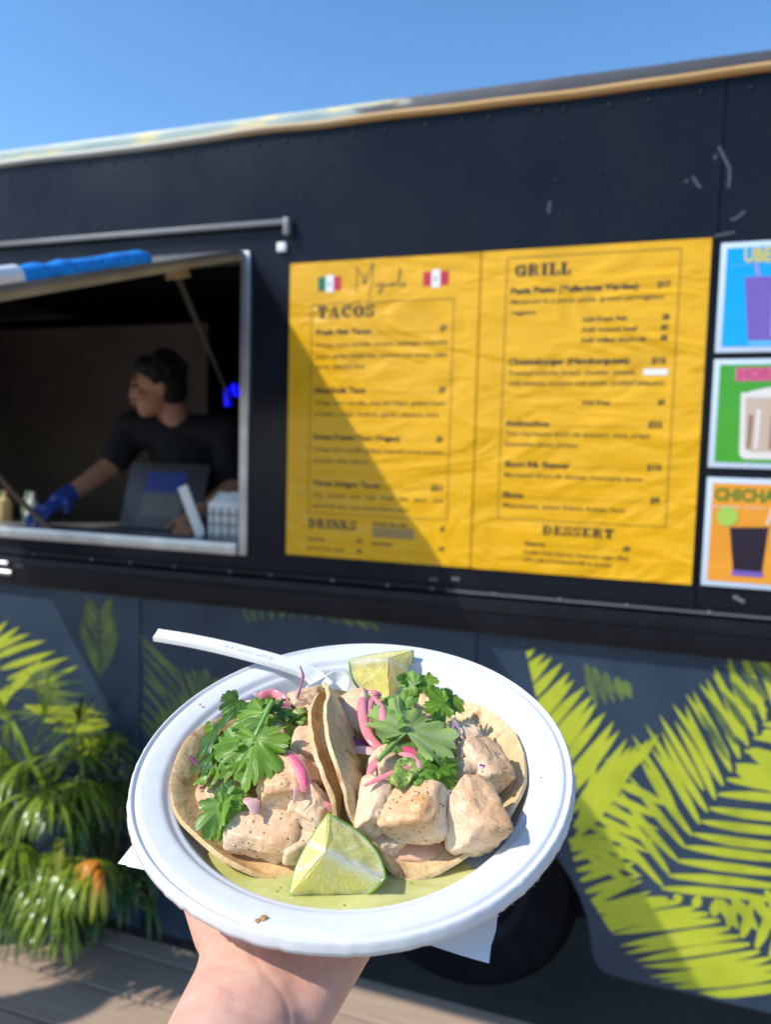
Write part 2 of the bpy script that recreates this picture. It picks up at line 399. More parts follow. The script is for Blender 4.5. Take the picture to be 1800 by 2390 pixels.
# wheel
def lathe(name, prof, c, m, parent, ax='Y', seg=40, mw=None, autos=35):
    vs, fs = [], []; k = len(prof)
    for i in range(seg):
        a = 2 * math.pi * i / seg
        for (r_, h_) in prof:
            if ax == 'Y': vs.append((c[0] + r_ * math.cos(a), c[1] + h_, c[2] + r_ * math.sin(a)))
            else: vs.append((c[0] + r_ * math.cos(a), c[1] + r_ * math.sin(a), c[2] + h_))
    for i in range(seg):
        for j in range(k - 1):
            a_, b_ = i * k + j, ((i + 1) % seg) * k + j
            fs.append((a_, a_ + 1, b_ + 1, b_))
    return mesh(name, vs, fs, m, parent, mw, True, autos)
wc = (-.42, .14, .335)
lathe('tyre', [(.20, .0), (.23, -.012), (.30, -.012), (.328, .02), (.332, .06), (.332, .18), (.325, .22), (.29, .24), (.20, .23)], wc, M['rubber'], truck)
rim = lathe('rim', [(.0, .03), (.05, .02), (.06, .055), (.12, .06), (.165, .035), (.17, .01), (.195, -.004), (.205, .0), (.205, .22), (.0, .22)], wc, varied('dark_wheel_rim', (.004, .006, .012), .6, .3, 8, metal=.0, spec=.15), truck)
for i in range(8):
    a = i * math.pi / 4; dome('wheel_nut', (wc[0] + .088 * math.cos(a), wc[1] + .052, wc[2] + .088 * math.sin(a)), .012, M['alu_paint'], rim)

# palm leaf print on the lower panels (flat ink, one part for each frond)
def q8(x, y): return W(1100 + x / 2.2343, 1400 + y / 2.2343, -.006)
def q6(x, y): return W(x / 2.148, 1360 + y / 2.148, -.006)
CLIPS = [((-.34, .80), (-.2, .61)), ((-.2, .61), (-.085, .432)), ((-.085, .432), (-.052, .31)), ((-.052, .31), (-.03, .26)), ((-.03, .26), (.02, .252)), ((.02, .2545), (2, .2545))]
def frond(rachis, leaves, m, w=.0085, q=q8, clips=True, rach=False, yoff=.0008):
    """leaves: (position along rachis 0..1, tip point, relative width)"""
    P = smoothpath([(q(*a).x, 0, q(*a).z) for a in rachis], 8)
    bm = bmesh.new()
    def at(t): 
        f_ = t * (len(P) - 1); i = min(int(f_), len(P) - 2); return P[i].lerp(P[i + 1], f_ - i)
    for t, tip, ww in leaves:
        b = at(t); e = q(*tip); e = Vector((e.x, 0, e.z)); d = e - b; ln = d.length; d.normalize(); s = Vector((-d.z, 0, d.x))
        bend = rnd.uniform(-.04, .04) * ln; row = []; lf_n[0] += 1; yy_ = Vector((0, -.0064 - .000012 * (lf_n[0] % 90), 0))
        for k, g in ((0, .25), (.08, .6), (.3, 1), (.55, .95), (.8, .6), (1, .02)):
            c_ = b + d * ln * k + s * bend * math.sin(k * math.pi)
            row.append((bm.verts.new(c_ + s * w * ww * g + yy_), bm.verts.new(c_ - s * w * ww * g + yy_)))
        for a_, b_ in zip(row, row[1:]): bm.faces.new((a_[0], a_[1], b_[1], b_[0]))
    if clips:
        for (a_, b_) in CLIPS:
            dx, dz = b_[0] - a_[0], b_[1] - a_[1]
            bmesh.ops.bisect_plane(bm, geom=bm.verts[:] + bm.edges[:] + bm.faces[:], plane_co=(a_[0] + .004, 0, a_[1] + .004), plane_no=(dz, 0, -dx), clear_inner=False, clear_outer=True)
    bmesh.ops.bisect_plane(bm, geom=bm.verts[:] + bm.edges[:] + bm.faces[:], plane_co=(0, 0, 1.056), plane_no=(0, 0, 1), clear_outer=True)
    global fr_n; fr_n += 1
    bmesh.ops.remove_doubles(bm, verts=bm.verts[:], dist=1e-6)
    return tag(from_bm('palm_print', bm, m, truck), kind='stuff')
fr_n = 0; lf_n = [0]
def lv(n_, f): return [f(i / (n_ - 1)) for i in range(n_)]
lerp = lambda a, b, t: a + (b - a) * t
jt = lambda a: a + rnd.uniform(-12, 12)
# frond A: big one at the right
RA = [(985, 1525), (1110, 1300), (1250, 1080), (1400, 830), (1560, 600), (1760, 340)]
frond(RA, lv(17, lambda t: (.04 + t * .9, (jt(lerp(985, 1740, t) - lerp(330, 180, t)), jt(lerp(1400, 420, t) - lerp(290, 420, t))), 1.15)), M['lime_ink'])
frond(RA, lv(15, lambda t: (.03 + t * .85, (jt(lerp(1690, 2100, t)), jt(lerp(1590, 560, t))), 1.3)), M['lime_ink'])
frond([(1060, 1200), (1300, 880), (1560, 560)], lv(8, lambda t: (.1 + .85 * t, (lerp(840, 1330, t), lerp(700, 330, t)), 1.0)), M['lime_ink'])
frond([(1300, 1010), (1560, 640), (1800, 420)], lv(7, lambda t: (.2 + t * .7, (lerp(1800, 2000, t), lerp(1040, 560, t)), 2.6)), M['lime_ink'])
frond([(960, 1580), (1300, 900), (1700, 300)], lv(8, lambda t: (.55 + t * .4, (lerp(1180, 1560, t), lerp(560, 200, t)), 1.0)), M['faded_ink'])
# frond B: upper left, leaflets pointing up and to the right
RB = [(60, 300), (190, 480), (350, 680), (490, 920), (545, 1240)]
frond(RB, lv(18, lambda t: (t, (jt(lerp(150, 880, t ** .8)), jt(lerp(190, 820, t ** 1.4))), 1.5)), M['lime_ink'])
frond([(560, 1240), (720, 1020), (900, 800)], lv(7, lambda t: (t * .8, (lerp(660, 980, t), lerp(840, 700, t)), 1.1)), M['lime_ink'])
frond([(600, 1330), (640, 1050), (900, 820)], lv(8, lambda t: (t * .7, (lerp(860, 1040, t), lerp(1500, 1080, t)), 1.3)), M['lime_ink'])
frond([(600, 330), (800, 420)], lv(5, lambda t: (t, (lerp(660, 840, t), lerp(560, 520, t)), 1.2)), M['faded_ink'])
# frond D: shaded, along the arch
RD = [(455, 1250), (560, 1440), (620, 1680), (600, 1760)]
frond(RD, lv(11, lambda t: (.05 + t * .8, (jt(lerp(760, 1010, t)), jt(lerp(1200, 1640, t))), 1.15)), M['lime_ink'])
# frond C: along the bottom
RC = [(1000, 1545), (1250, 1640), (1450, 1790), (1650, 1930), (1900, 2080)]
frond(RC, lv(13, lambda t: (.04 + t * .8, (jt(lerp(560, 1060, t)), jt(lerp(1600, 2070, t))), 1.35)), M['lime_ink'])
frond(RC, lv(9, lambda t: (.08 + t * .75, (jt(lerp(1090, 1850, t)), jt(lerp(1540, 1600, t))), 1.25)), M['lime_ink'])
frond([(1300, 1560), (1600, 1500)], lv(5, lambda t: (t, (lerp(1400, 1800, t), lerp(1720, 1760, t)), 1.5)), M['lime_ink'])
# left panels
frond([(-330, 520), (-160, 330), (-60, 360), (60, 520)], lv(12, lambda t: (t, (jt(lerp(-260, 400, t)), jt(lerp(40, 420, t ** 1.2))), 1.25)), M['lime_ink'], q=q6, clips=False)
frond([(40, 520), (220, 560), (330, 700)], lv(9, lambda t: (t, (jt(lerp(330, 640, t)), jt(lerp(370, 900, t))), 1.2)), M['faded_ink'], q=q6, clips=False)
frond([(120, 620), (420, 860)], lv(7, lambda t: (t, (jt(lerp(500, 650, t)), jt(lerp(640, 790, t))), 1.4)), M['lime_ink'], q=q6, clips=False)
frond([(-300, 900), (-60, 700), (40, 560)], lv(8, lambda t: (t, (jt(lerp(-60, 200, t)), jt(lerp(600, 380, t))), 1.3)), M['lime_ink'], q=q6, clips=False)
frond([(500, 470), (500, 330), (497, 160)], lv(9, lambda t: (t, (lerp(385, 430, t), lerp(240, 60, t)), .8)), M['faded_ink'], q=q6, clips=False)
frond([(500, 470), (500, 330), (497, 160)], lv(9, lambda t: (t, (lerp(600, 560, t), lerp(250, 70, t)), .8)), M['faded_ink'], q=q6, clips=False)
frond([(700, 260), (720, 460), (700, 700)], lv(9, lambda t: (t, (lerp(930, 880, t), lerp(480, 880, t)), .8)), M['faded_ink'], q=q6, clips=False)
frond([(1250, 200), (1500, 180), (1900, 240)], lv(12, lambda t: (t, (lerp(1200, 1780, t), lerp(100, 140, t)), .9)), M['faded_ink'], q=q6, clips=False)
frond([(560, 760), (600, 1100), (560, 1500)], lv(12, lambda t: (t, (lerp(760, 800, t), lerp(900, 1680, t)), .8)), M['faded_ink'], q=q6, clips=False)

# the print goes on along the rest of the lower wall
qm = lambda x, z: Vector((x, 0, z))
def leafset(r0, r1, ln, n_, side, m, ang=38, w_=1.15):
    dx, dz = r1[0] - r0[0], r1[1] - r0[1]; d_ = math.atan2(dz, dx); out = []
    for i in range(n_):
        t = .04 + .92 * i / (n_ - 1); bx, bz = r0[0] + dx * t, r0[1] + dz * t; a_ = d_ + side * R(ang + 20 * (1 - t)); l_ = ln * math.sin(math.pi * (.18 + .74 * t)) * rnd.uniform(.9, 1.08)
        out.append((t, (bx + l_ * math.cos(a_), max(.27, min(1.04, bz + l_ * math.sin(a_)))), w_))
    frond([r0, ((r0[0] + r1[0]) / 2, (r0[1] + r1[1]) / 2 + .01), r1], out, m, q=qm, clips=False)
for (r0, r1, ln, m_) in (((.62, .30), (1.05, .86), .30, 'lime_ink'), ((1.35, .35), (.95, .98), .30, 'lime_ink'), ((1.5, .5), (2.0, .95), .28, 'lime_ink'), ((2.1, .3), (2.5, .8), .26, 'faded_ink'), ((-2.6, .35), (-2.2, .9), .3, 'lime_ink'), ((-3.3, .3), (-2.9, .85), .3, 'lime_ink'),
                         ((-4.2, .4), (-3.8, .9), .28, 'faded_ink'), ((-1.30, .42), (-1.12, .84), .17, 'faded_ink')):
    leafset(r0, r1, ln, 15, 1, M[m_]); leafset(r0, r1, ln, 15, -1, M[m_])

# serving opening: silver frame, sill, drip rail, hatch with gas struts
fr = .022
box('window_frame', (WX1 - .004, -.012, WZ0 - .03), (WX1 + fr, .034, WZ1 + .02), M['alu'], truck, .003)
box('window_frame', (WX0 - fr, -.012, WZ0 - .03), (WX0 + .004, .034, WZ1 + .02), M['alu'], truck, .003)
box('window_frame', (WX0 + .006, -.012, WZ1 - .004), (WX1 - .006, .034, WZ1 + .0), M['alu'], truck, .001)
box('window_sill', (WX0 + .006, -.022, WZ0 - .030), (WX1 - .006, .10, WZ0 + .004), M['alu'], truck, .004)
bm = bmesh.new(); box_bm(bm, (-2.75, -.022, 2.078), (-.905, -.001, 2.092), .003); box_bm(bm, (-.905, -.026, 2.050), (-.888, -.001, 2.094), .003)
from_bm('drip_rail', bm, M['alu_paint'], truck, smooth=True, autos=40)
box('latch_pad', (-.928, -.014, 2.012), (-.902, -.001, 2.036), M['white'], truck, .004)
# hatch: slopes down and out from its hinge
hd = Vector((0, -1.0, -.331)); hn = Vector((0, -.331, 1.0)).normalized(); HD = 1.06
def HP(x_, s, h=0.0): return Vector((x_, -.014, 2.016)) + hd * s + hn * h
def slab(name, x0, x1, s0, s1, h0, h1, m, parent=truck, bev=.002):
    bm = bmesh.new(); box_bm(bm, (0, 0, 0), (1, 1, 1), 0)
    for v_ in bm.verts:
        v_.co = HP(lerp(x0, x1, v_.co.x), lerp(s0, s1, v_.co.y), lerp(h0, h1, v_.co.z))
    if bev: bmesh.ops.bevel(bm, geom=bm.edges[:], offset=bev, segments=2, affect='EDGES')
    return from_bm(name, bm, m, parent, smooth=True, autos=40)
hatch = slab('hatch', WX0 + .003, WX1 + .001, .0, HD, -.004, .006, M['alu_paint'])
slab('hatch_frame', WX1 - .035, WX1 + .0015, .004, HD, -.015, -.0045, M['tan'], hatch)
slab('hatch_frame', WX0 + .003, WX0 + .038, .004, HD, -.015, -.0045, M['tan'], hatch)
slab('hatch_frame', WX0 + .04, WX1 - .037, HD - .03, HD, -.015, -.0045, M['tan'], hatch)
slab('strut_bracket', -1.09, -1.067, .20, .26, -.038, -.0155, M['tan'], hatch)
tube('gas_strut', [HP(-1.078, .23, -.04), W(545, 935, .02) + Vector((-.01, 0, 0))], [.008, .008, .0045, .0045], M['black'], hatch, n=4)
tube('gas_strut', [W(115, 1232, .0), W(30, 1150, -.08), W(-150, 940, -.3)], .009, varied('brown_prop_rod', (.10, .07, .055), .4), truck, n=3)
# cloth rolled along the hatch's side edge, lying on it
M['towel'] = varied('blue_towel', (.0, .24, .72), .9, .25, 60, bmp=.8, bscale=220, bdist=.003)
pts = [HP(-1.045 + rnd.uniform(-.002, .002), s, .017) for s in np.linspace(.375, .735, 12)]
o = tube('rolled_towel', pts, [.011] + [rnd.uniform(.015, .021) for _ in range(10)] + [.017], M['towel'], None, seg=14)
tag(o, 'bright blue cloth rolled along the edge of the open hatch', 'towel')
o = tube('foam_tube', [HP(-1.045, .745, .019), HP(-1.045, 1.06, .019)], .019, M['white'], None, seg=16, n=2)
tag(o, 'white foam tube on the hatch edge beside the blue cloth', 'foam tube')

# ---- inside of the truck
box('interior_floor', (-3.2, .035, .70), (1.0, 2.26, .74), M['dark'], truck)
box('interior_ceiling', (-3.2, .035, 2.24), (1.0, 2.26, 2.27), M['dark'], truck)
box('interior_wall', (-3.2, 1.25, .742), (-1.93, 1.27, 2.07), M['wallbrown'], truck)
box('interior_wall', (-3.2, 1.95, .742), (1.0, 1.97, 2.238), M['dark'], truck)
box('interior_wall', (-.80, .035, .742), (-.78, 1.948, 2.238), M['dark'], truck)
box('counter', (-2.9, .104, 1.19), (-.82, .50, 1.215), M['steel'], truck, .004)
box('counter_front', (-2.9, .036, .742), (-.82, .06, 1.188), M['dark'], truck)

# ------------------------------------------------------------------ person builder (vendor, and a bystander whose shadow falls on the deck)
M['skin2'] = new_mat('brown_skin', (.50, .25, .15), .45, 0, .4, 0, .1, (1, .3, .15), .01)
M['hair'] = varied('black_hair', (.006, .005, .005), .8, .4, 60, bmp=.6, bscale=150)
M['navyshirt'] = varied('dark_navy_tshirt', (.006, .007, .013), .85, .3, 30, bmp=.4, bscale=30, bdist=.004)
M['glove'] = varied('blue_glove', (.03, .07, .32), .4, .2, 30, bmp=.3)
M['eye'] = new_mat('eye_dark', (.02, .015, .012), .2); M['teeth'] = new_mat('teeth', (.75, .70, .62), .3); M['lip'] = new_mat('lips', (.32, .11, .08), .5)
def head_parts(root, c, yaw, pitch=0.0, s=1.0):
    """head centred on c; face looks along local -y turned by yaw"""
    RM = Matrix.Rotation(yaw, 4, 'Z') @ Matrix.Rotation(pitch, 4, 'X')
    T = Matrix.Translation(Vector(c)) @ RM @ Matrix.Scale(s, 4)
    return T
def hd_prims():
    return [('e', (0, .012, .025), (.074, .092, .088)), ('e', (0, -.018, -.035), (.060, .068, .070)), ('e', (0, -.045, -.082), (.034, .034, .028)),
            ('e', (0, -.094, -.022), (.013, .013, .011)), ('c', (0, -.080, .022), (0, -.096, -.016), .008, .009),
            ('e', (.040, -.062, -.026), (.022, .020, .018)), ('e', (-.040, -.062, -.026), (.022, .020, .018)),
            ('e', (0, -.078, .035), (.052, .018, .012)), ('e', (0, -.086, -.052), (.024, .013, .012)),
            ('e', (.076, .012, -.008), (.010, .018, .030)), ('e', (-.076, .012, -.008), (.010, .018, .030))]
def xf(prims, T):
    out = []; s = T.to_scale().x; Rm = T.to_3x3().normalized()
    for p in prims:
        if p[0] == 'c': out.append(('c', T @ Vector(p[1]), T @ Vector(p[2]), p[3] * s, p[4] * s) + tuple(p[5:]))
        else:
            e = (Rm @ (Euler(p[3]).to_matrix() if len(p) > 3 else Matrix.Identity(3))).to_euler()
            out.append(('e', T @ Vector(p[1]), tuple(x_ * s for x_ in p[2]), tuple(e)))
    return out
def fingers(wrist, d, side, up, curl=.3, s=1.0):
    """hand as prims: palm, four unequal bent fingers and a thumb; d = direction, side = towards the thumb"""
    w, d, sd, up = Vector(wrist), Vector(d).normalized(), Vector(side).normalized(), Vector(up).normalized()
    P = [('c', w, w + d * .045 * s, .024 * s, .030 * s, .5, up), ('c', w + d * .04 * s, w + d * .085 * s, .034 * s, .036 * s, .38, up)]
    for k, (o_, ln) in enumerate(((.029, .070), (.010, .078), (-.010, .073), (-.028, .058))):
        b = w + d * .088 * s + sd * o_ * s; sp = (d + sd * o_ * 4).normalized(); a = curl
        j1 = b + sp * ln * .42 * s; d2 = (sp * math.cos(a * 1.6) - up * math.sin(a * 1.6)); j2 = j1 + d2 * ln * .33 * s
        d3 = (sp * math.cos(a * 2.8) - up * math.sin(a * 2.8)); j3 = j2 + d3 * ln * .25 * s
        P += [('c', b, j1, .0088 * s, .008 * s), ('c', j1, j2, .008 * s, .0074 * s), ('c', j2, j3, .0074 * s, .0062 * s)]
    t0 = w + d * .025 * s + sd * .024 * s; t1 = t0 + (d * .6 + sd * .8).normalized() * .035 * s; t2 = t1 + (d * .85 + sd * .35 - up * curl * .6).normalized() * .032 * s
    P += [('c', t0, t1, .014 * s, .011 * s), ('c', t1, t2, .0105 * s, .008 * s)]
    return P
def face_bits(root, T):
    for sx in (-1, 1):
        bm = bmesh.new(); uvs(bm, T @ Vector((sx * .030, -.079, .010)), (.010, .008, .007), seg=10); from_bm('eye', bm, M['eye'], root, smooth=True)
        tube('eyebrow', [T @ Vector((sx * .015, -.092, .031)), T @ Vector((sx * .032, -.090, .036)), T @ Vector((sx * .050, -.078, .030))], .0035, M['hair'], root)
    tube('mouth', [T @ Vector((-.026, -.080, -.044)), T @ Vector((-.012, -.094, -.052)), T @ Vector((.012, -.094, -.052)), T @ Vector((.026, -.080, -.044))], [.003, .0065, .0065, .003], M['lip'], root)
    tube('teeth', [T @ Vector((-.018, -.088, -.047)), T @ Vector((0, -.0985, -.051)), T @ Vector((.018, -.088, -.047))], [.002, .0055, .002], M['teeth'], root)
rh = random.Random(5)
def hair_prims():
    return [('e', (0, .024, .052), (.083, .096, .082)), ('e', (0, .050, .0), (.078, .066, .080)), ('e', (.06, .02, .035), (.024, .05, .045)), ('e', (-.06, .02, .035), (.024, .05, .045)),
            ('e', (.02, -.035, .085), (.050, .034, .026)), ('e', (-.03, -.02, .095), (.05, .05, .035))] + [('e', (.085 * math.cos(a) * math.cos(b), .03 + .09 * math.sin(a) * math.cos(b), .045 + .09 * math.sin(b)), (.017, .017, .015)) for a, b in [(rh.uniform(-.4, 3.6), rh.uniform(.0, 1.4)) for _ in range(46)]]
# vendor
vend = empty('person', (-1.50, .62, .74), 'smiling person in a dark navy t-shirt and blue glove leaning on the hatch counter', 'person')
hc = Vector((-1.580, .38, 1.695)); Th = head_parts(vend, hc, R(-50), R(6), .90)
shl, shr = Vector((-1.70, .42, 1.55)), Vector((-1.36, .50, 1.54))
ell, elr = Vector((-1.735, .33, 1.42)), Vector((-1.27, .36, 1.36))
wrl, wrr = Vector((-1.765, .155, 1.325)), Vector((-1.33, .22, 1.28))
body = xf(hd_prims(), Th) + [('c', hc + Vector((.03, .04, -.06)), (-1.53, .46, 1.53), .052, .058),
    ('c', (-1.53, .48, 1.50), (-1.50, .58, 1.12), .13, .13, .72, (0, 1, 0)), ('c', shl, shr, .06, .06),
    ('c', shl, ell, .050, .040), ('c', ell, wrl, .038, .026), ('c', shr, elr, .050, .040), ('c', elr, wrr, .038, .026),
    ('c', (-1.58, .62, 1.10), (-1.60, .60, .80), .085, .055), ('c', (-1.42, .62, 1.10), (-1.40, .60, .80), .085, .055), ('c', (-1.5, .6, 1.12), (-1.5, .62, 1.05), .14, .13, .75, (0, 1, 0)),
    ('e', (-1.60, .55, .765), (.045, .12, .03)), ('e', (-1.40, .55, .765), (.045, .12, .03))]
body += fingers(wrr, (0.3, -.9, -.35), (-1, 0, 0), (0, 0, 1), .3)
blob('body', body, .006, M['skin2'], vend)
blob('tshirt', [('c', (-1.53, .485, 1.49), (-1.50, .58, 1.10), .142, .145, .76, (0, 1, 0)), ('c', shl, shr, .072, .072), ('c', shl, shl.lerp(ell, .75), .064, .056), ('c', shr, shr.lerp(elr, .8), .064, .058),
                ('e', (-1.53, .46, 1.50), (.12, .09, .06))], .007, M['navyshirt'], vend)
blob('trousers', [('c', (-1.58, .62, 1.10), (-1.60, .60, .80), .10, .068), ('c', (-1.42, .62, 1.10), (-1.40, .60, .80), .10, .068), ('c', (-1.5, .6, 1.12), (-1.5, .62, 1.05), .150, .145, .78, (0, 1, 0))], .009, M['black'], vend)
blob('hair', xf(hair_prims(), Th), .006, M['hair'], vend)
blob('glove', [('c', wrl + Vector((0, .02, .01)), wrl + Vector((-.003, -.03, -.012)), .032, .029)] + fingers(wrl, (-.05, -.8, -.35), (1, 0, 0), (0, -.3, 1), .35, 1.06), .004, M['glove'], vend)
face_bits(vend, Th)
# bystander waiting to the left, outside the picture
by = empty('person', (-2.80, -1.40, 0), 'standing person in a grey t-shirt and denim cap waiting left of the truck hatch', 'person')
O = Vector((-2.80, -1.40, 0)); hb = O + Vector((0, 0, 1.62)); Tb = head_parts(by, hb, R(150))
bp = xf(hd_prims(), Tb) + [('c', O + Vector((0, .02, 1.56)), O + Vector((0, .02, 1.44)), .052, .06), ('c', O + Vector((0, .02, 1.36)), O + Vector((0, .02, 1.0)), .16, .14, .62, (0, 1, 0)),
     ('c', O + Vector((-.17, .02, 1.39)), O + Vector((.17, .02, 1.39)), .062, .062), ('c', O + Vector((-.2, .02, 1.38)), O + Vector((-.26, .03, 1.1)), .05, .04), ('c', O + Vector((-.26, .03, 1.1)), O + Vector((-.25, .1, .88)), .038, .026),
     ('c', O + Vector((.2, .02, 1.38)), O + Vector((.26, .03, 1.1)), .05, .04), ('c', O + Vector((.26, .03, 1.1)), O + Vector((.2, .14, .95)), .038, .026),
     ('c', O + Vector((-.09, 0, .95)), O + Vector((-.11, 0, .5)), .095, .06), ('c', O + Vector((-.11, 0, .5)), O + Vector((-.12, 0, .08)), .058, .038), ('c', O + Vector((.09, 0, .95)), O + Vector((.11, 0, .5)), .095, .06), ('c', O + Vector((.11, 0, .5)), O + Vector((.12, 0, .08)), .058, .038),
     ('e', O + Vector((-.12, .05, .04)), (.045, .12, .04)), ('e', O + Vector((.12, .05, .04)), (.045, .12, .04))]
bp += fingers(O + Vector((-.25, .1, .88)), (0, .2, -1), (.6, .4, 0), (1, 0, 0), .2) + fingers(O + Vector((.2, .14, .95)), (-.3, .5, -.6), (0, .4, 1), (-1, 0, 0), .3)
blob('body', bp, .009, M['skin2'], by)
M['greyshirt'] = varied('grey_tshirt', (.22, .22, .23), .85, .2, 30)
blob('tshirt', [('c', O + Vector((0, .02, 1.36)), O + Vector((0, .02, .98)), .175, .16, .66, (0, 1, 0)), ('c', O + Vector((-.17, .02, 1.39)), O + Vector((.17, .02, 1.39)), .075, .075),
                ('c', O + Vector((-.2, .02, 1.38)), O + Vector((-.245, .03, 1.2)), .066, .062), ('c', O + Vector((.2, .02, 1.38)), O + Vector((.245, .03, 1.2)), .066, .062)], .012, M['greyshirt'], by)
M['denim'] = varied('dark_denim', (.03, .045, .09), .85, .3, 40)
blob('trousers', [('c', O + Vector((-.09, 0, .95)), O + Vector((-.11, 0, .5)), .11, .075), ('c', O + Vector((-.11, 0, .5)), O + Vector((-.12, 0, .1)), .072, .06), ('c', O + Vector((.09, 0, .95)), O + Vector((.11, 0, .5)), .11, .075),
                  ('c', O + Vector((.11, 0, .5)), O + Vector((.12, 0, .1)), .072, .06), ('c', O + Vector((-.05, 0, .99)), O + Vector((.05, 0, .99)), .12, .12, .9)], .012, M['denim'], by)
blob('cap', xf([('e', (0, .012, .055), (.086, .102, .075)), ('e', (0, -.10, .052), (.062, .065, .012))], Tb), .008, M['denim'], by)
face_bits(by, Tb)

# things on the counter inside the hatch
tab = empty('tablet_till', (-1.45, .30, 1.215), 'grey tablet till with a dim screen on the counter in front of the person', 'till')
bm = bmesh.new(); box_bm(bm, (-.15, -.006, -.11), (.15, .006, .11), .004)
tm = Matrix.Translation((-1.455, .25, 1.335)) @ Matrix.Rotation(R(-18), 4, 'X')
from_bm('casing', bm, varied('grey_casing', (.045, .045, .05), .4), tab, tm, True, 40)
M['screen'] = new_mat('dim_screen', (.05, .06, .07), .3); nt, N_, K_, p_ = NT(M['screen'])
gx = ramp(M['screen'], axis(M['screen'], coords(M['screen']), 2), [(.0, (.10, .11, .11)), (.02, (.02, .04, .20))])
K_.new(gx, p_.inputs['Base Color']); K_.new(gx, p_.inputs['Emission Color']); p_.inputs['Emission Strength'].default_value = .10
bm = bmesh.new(); box_bm(bm, (-.075, -.0085, -.07), (.075, -.0065, .08)); from_bm('screen', bm, M['screen'], tab, tm)
box('stand', (-1.56, .27, 1.2155), (-1.35, .36, 1.235), M['black'], tab, .004)
box('keyboard', (-1.60, .125, 1.216), (-1.33, .225, 1.228), varied('pale_grey_plastic', (.18, .19, .21), .4), tab, .003)
# white paper packets / holders at the right of the opening
hold = empty('napkin_rack', (-1.12, .14, 1.215), 'wire rack packed with white paper cups and napkins beside the window frame', 'rack')
for k in range(6):
    y_ = .045 + .018 * k
    box('napkin', (-1.165 + .004 * k, y_, 1.241), (-1.062, y_ + .012, 1.345 + .012 * (k % 3)), M['white'], hold, .003)
for k in range(5): tube('wire', [(-1.168 + .026 * k, .034, 1.241), (-1.168 + .026 * k, .034, 1.33)], .0018, M['black'], hold, n=1, seg=6)
for k in range(3): tube('wire', [(-1.170, .033, 1.250 + .03 * k), (-1.058, .033, 1.250 + .03 * k)], .0018, M['black'], hold, n=1, seg=6)
o = box('menu_card', (-.016, -.004, 0), (.016, .004, .155), M['white'], None, .002); o.matrix_basis = Matrix.Translation((-1.19, .05, 1.242)) @ Matrix.Rotation(R(-24), 4, 'Y')
tag(o, 'narrow white card leaning left of the napkin rack', 'card')
M['led'] = new_mat('blue_led', (.0, .0, .6), .4); p_ = NT(M['led'])[3]; p_.inputs['Emission Color'].default_value = (.0, .0, 1, 1); p_.inputs['Emission Strength'].default_value = .85
led = empty('insect_lamp', (-1.05, .12, 1.60), 'pair of glowing deep blue lamp tubes hanging beside the right frame', 'lamp')
for (a, b) in (((530, 905), (531, 948)), ((546, 897), (553, 925))):
    pa, pb = W(a[0], a[1], .12), W(b[0], b[1], .12)
    tube('lamp_tube', [pa, pb], .0105, M['led'], led, n=2)
box('bracket', (-1.10, .124, 1.66), (-1.05, .14, 1.70), M['black'], led)
# condiment bottles at the left of the sill
bc = [(.55, .55, .5), (.10, .2, .08), (.45, .30, .12), (.15, .25, .12), (.6, .6, .58)]
for i, (px_, py_) in enumerate(((10, 1190), (28, 1195), (46, 1200), (60, 1200), (2, 1185))):
    p = W(px_, py_, .16 + .03 * (i % 2)); p.z = 1.2155
    p.x = -2.13 + i * .058; p.y = .15 + .04 * (i % 2)
    nm = ['clear salsa bottle at the left end of the counter', 'green sauce bottle second from the left on the counter', 'tan sauce bottle in the middle of the counter row', 'dark green sauce bottle fourth in the counter row', 'white sauce bottle nearest the blue glove'][i]
    b_ = lathe('sauce_bottle', [(.0, .0), (.020, .001), (.022, .006), (.022, .07 + .008 * i % .03), (.018, .088), (.009, .10), (.008, .118), (.0, .119)], p, varied('bottle_%d' % i, bc[i], .25), None, 'Z', 18)
    tag(b_, nm, 'bottle', 'bottles on the hatch counter')

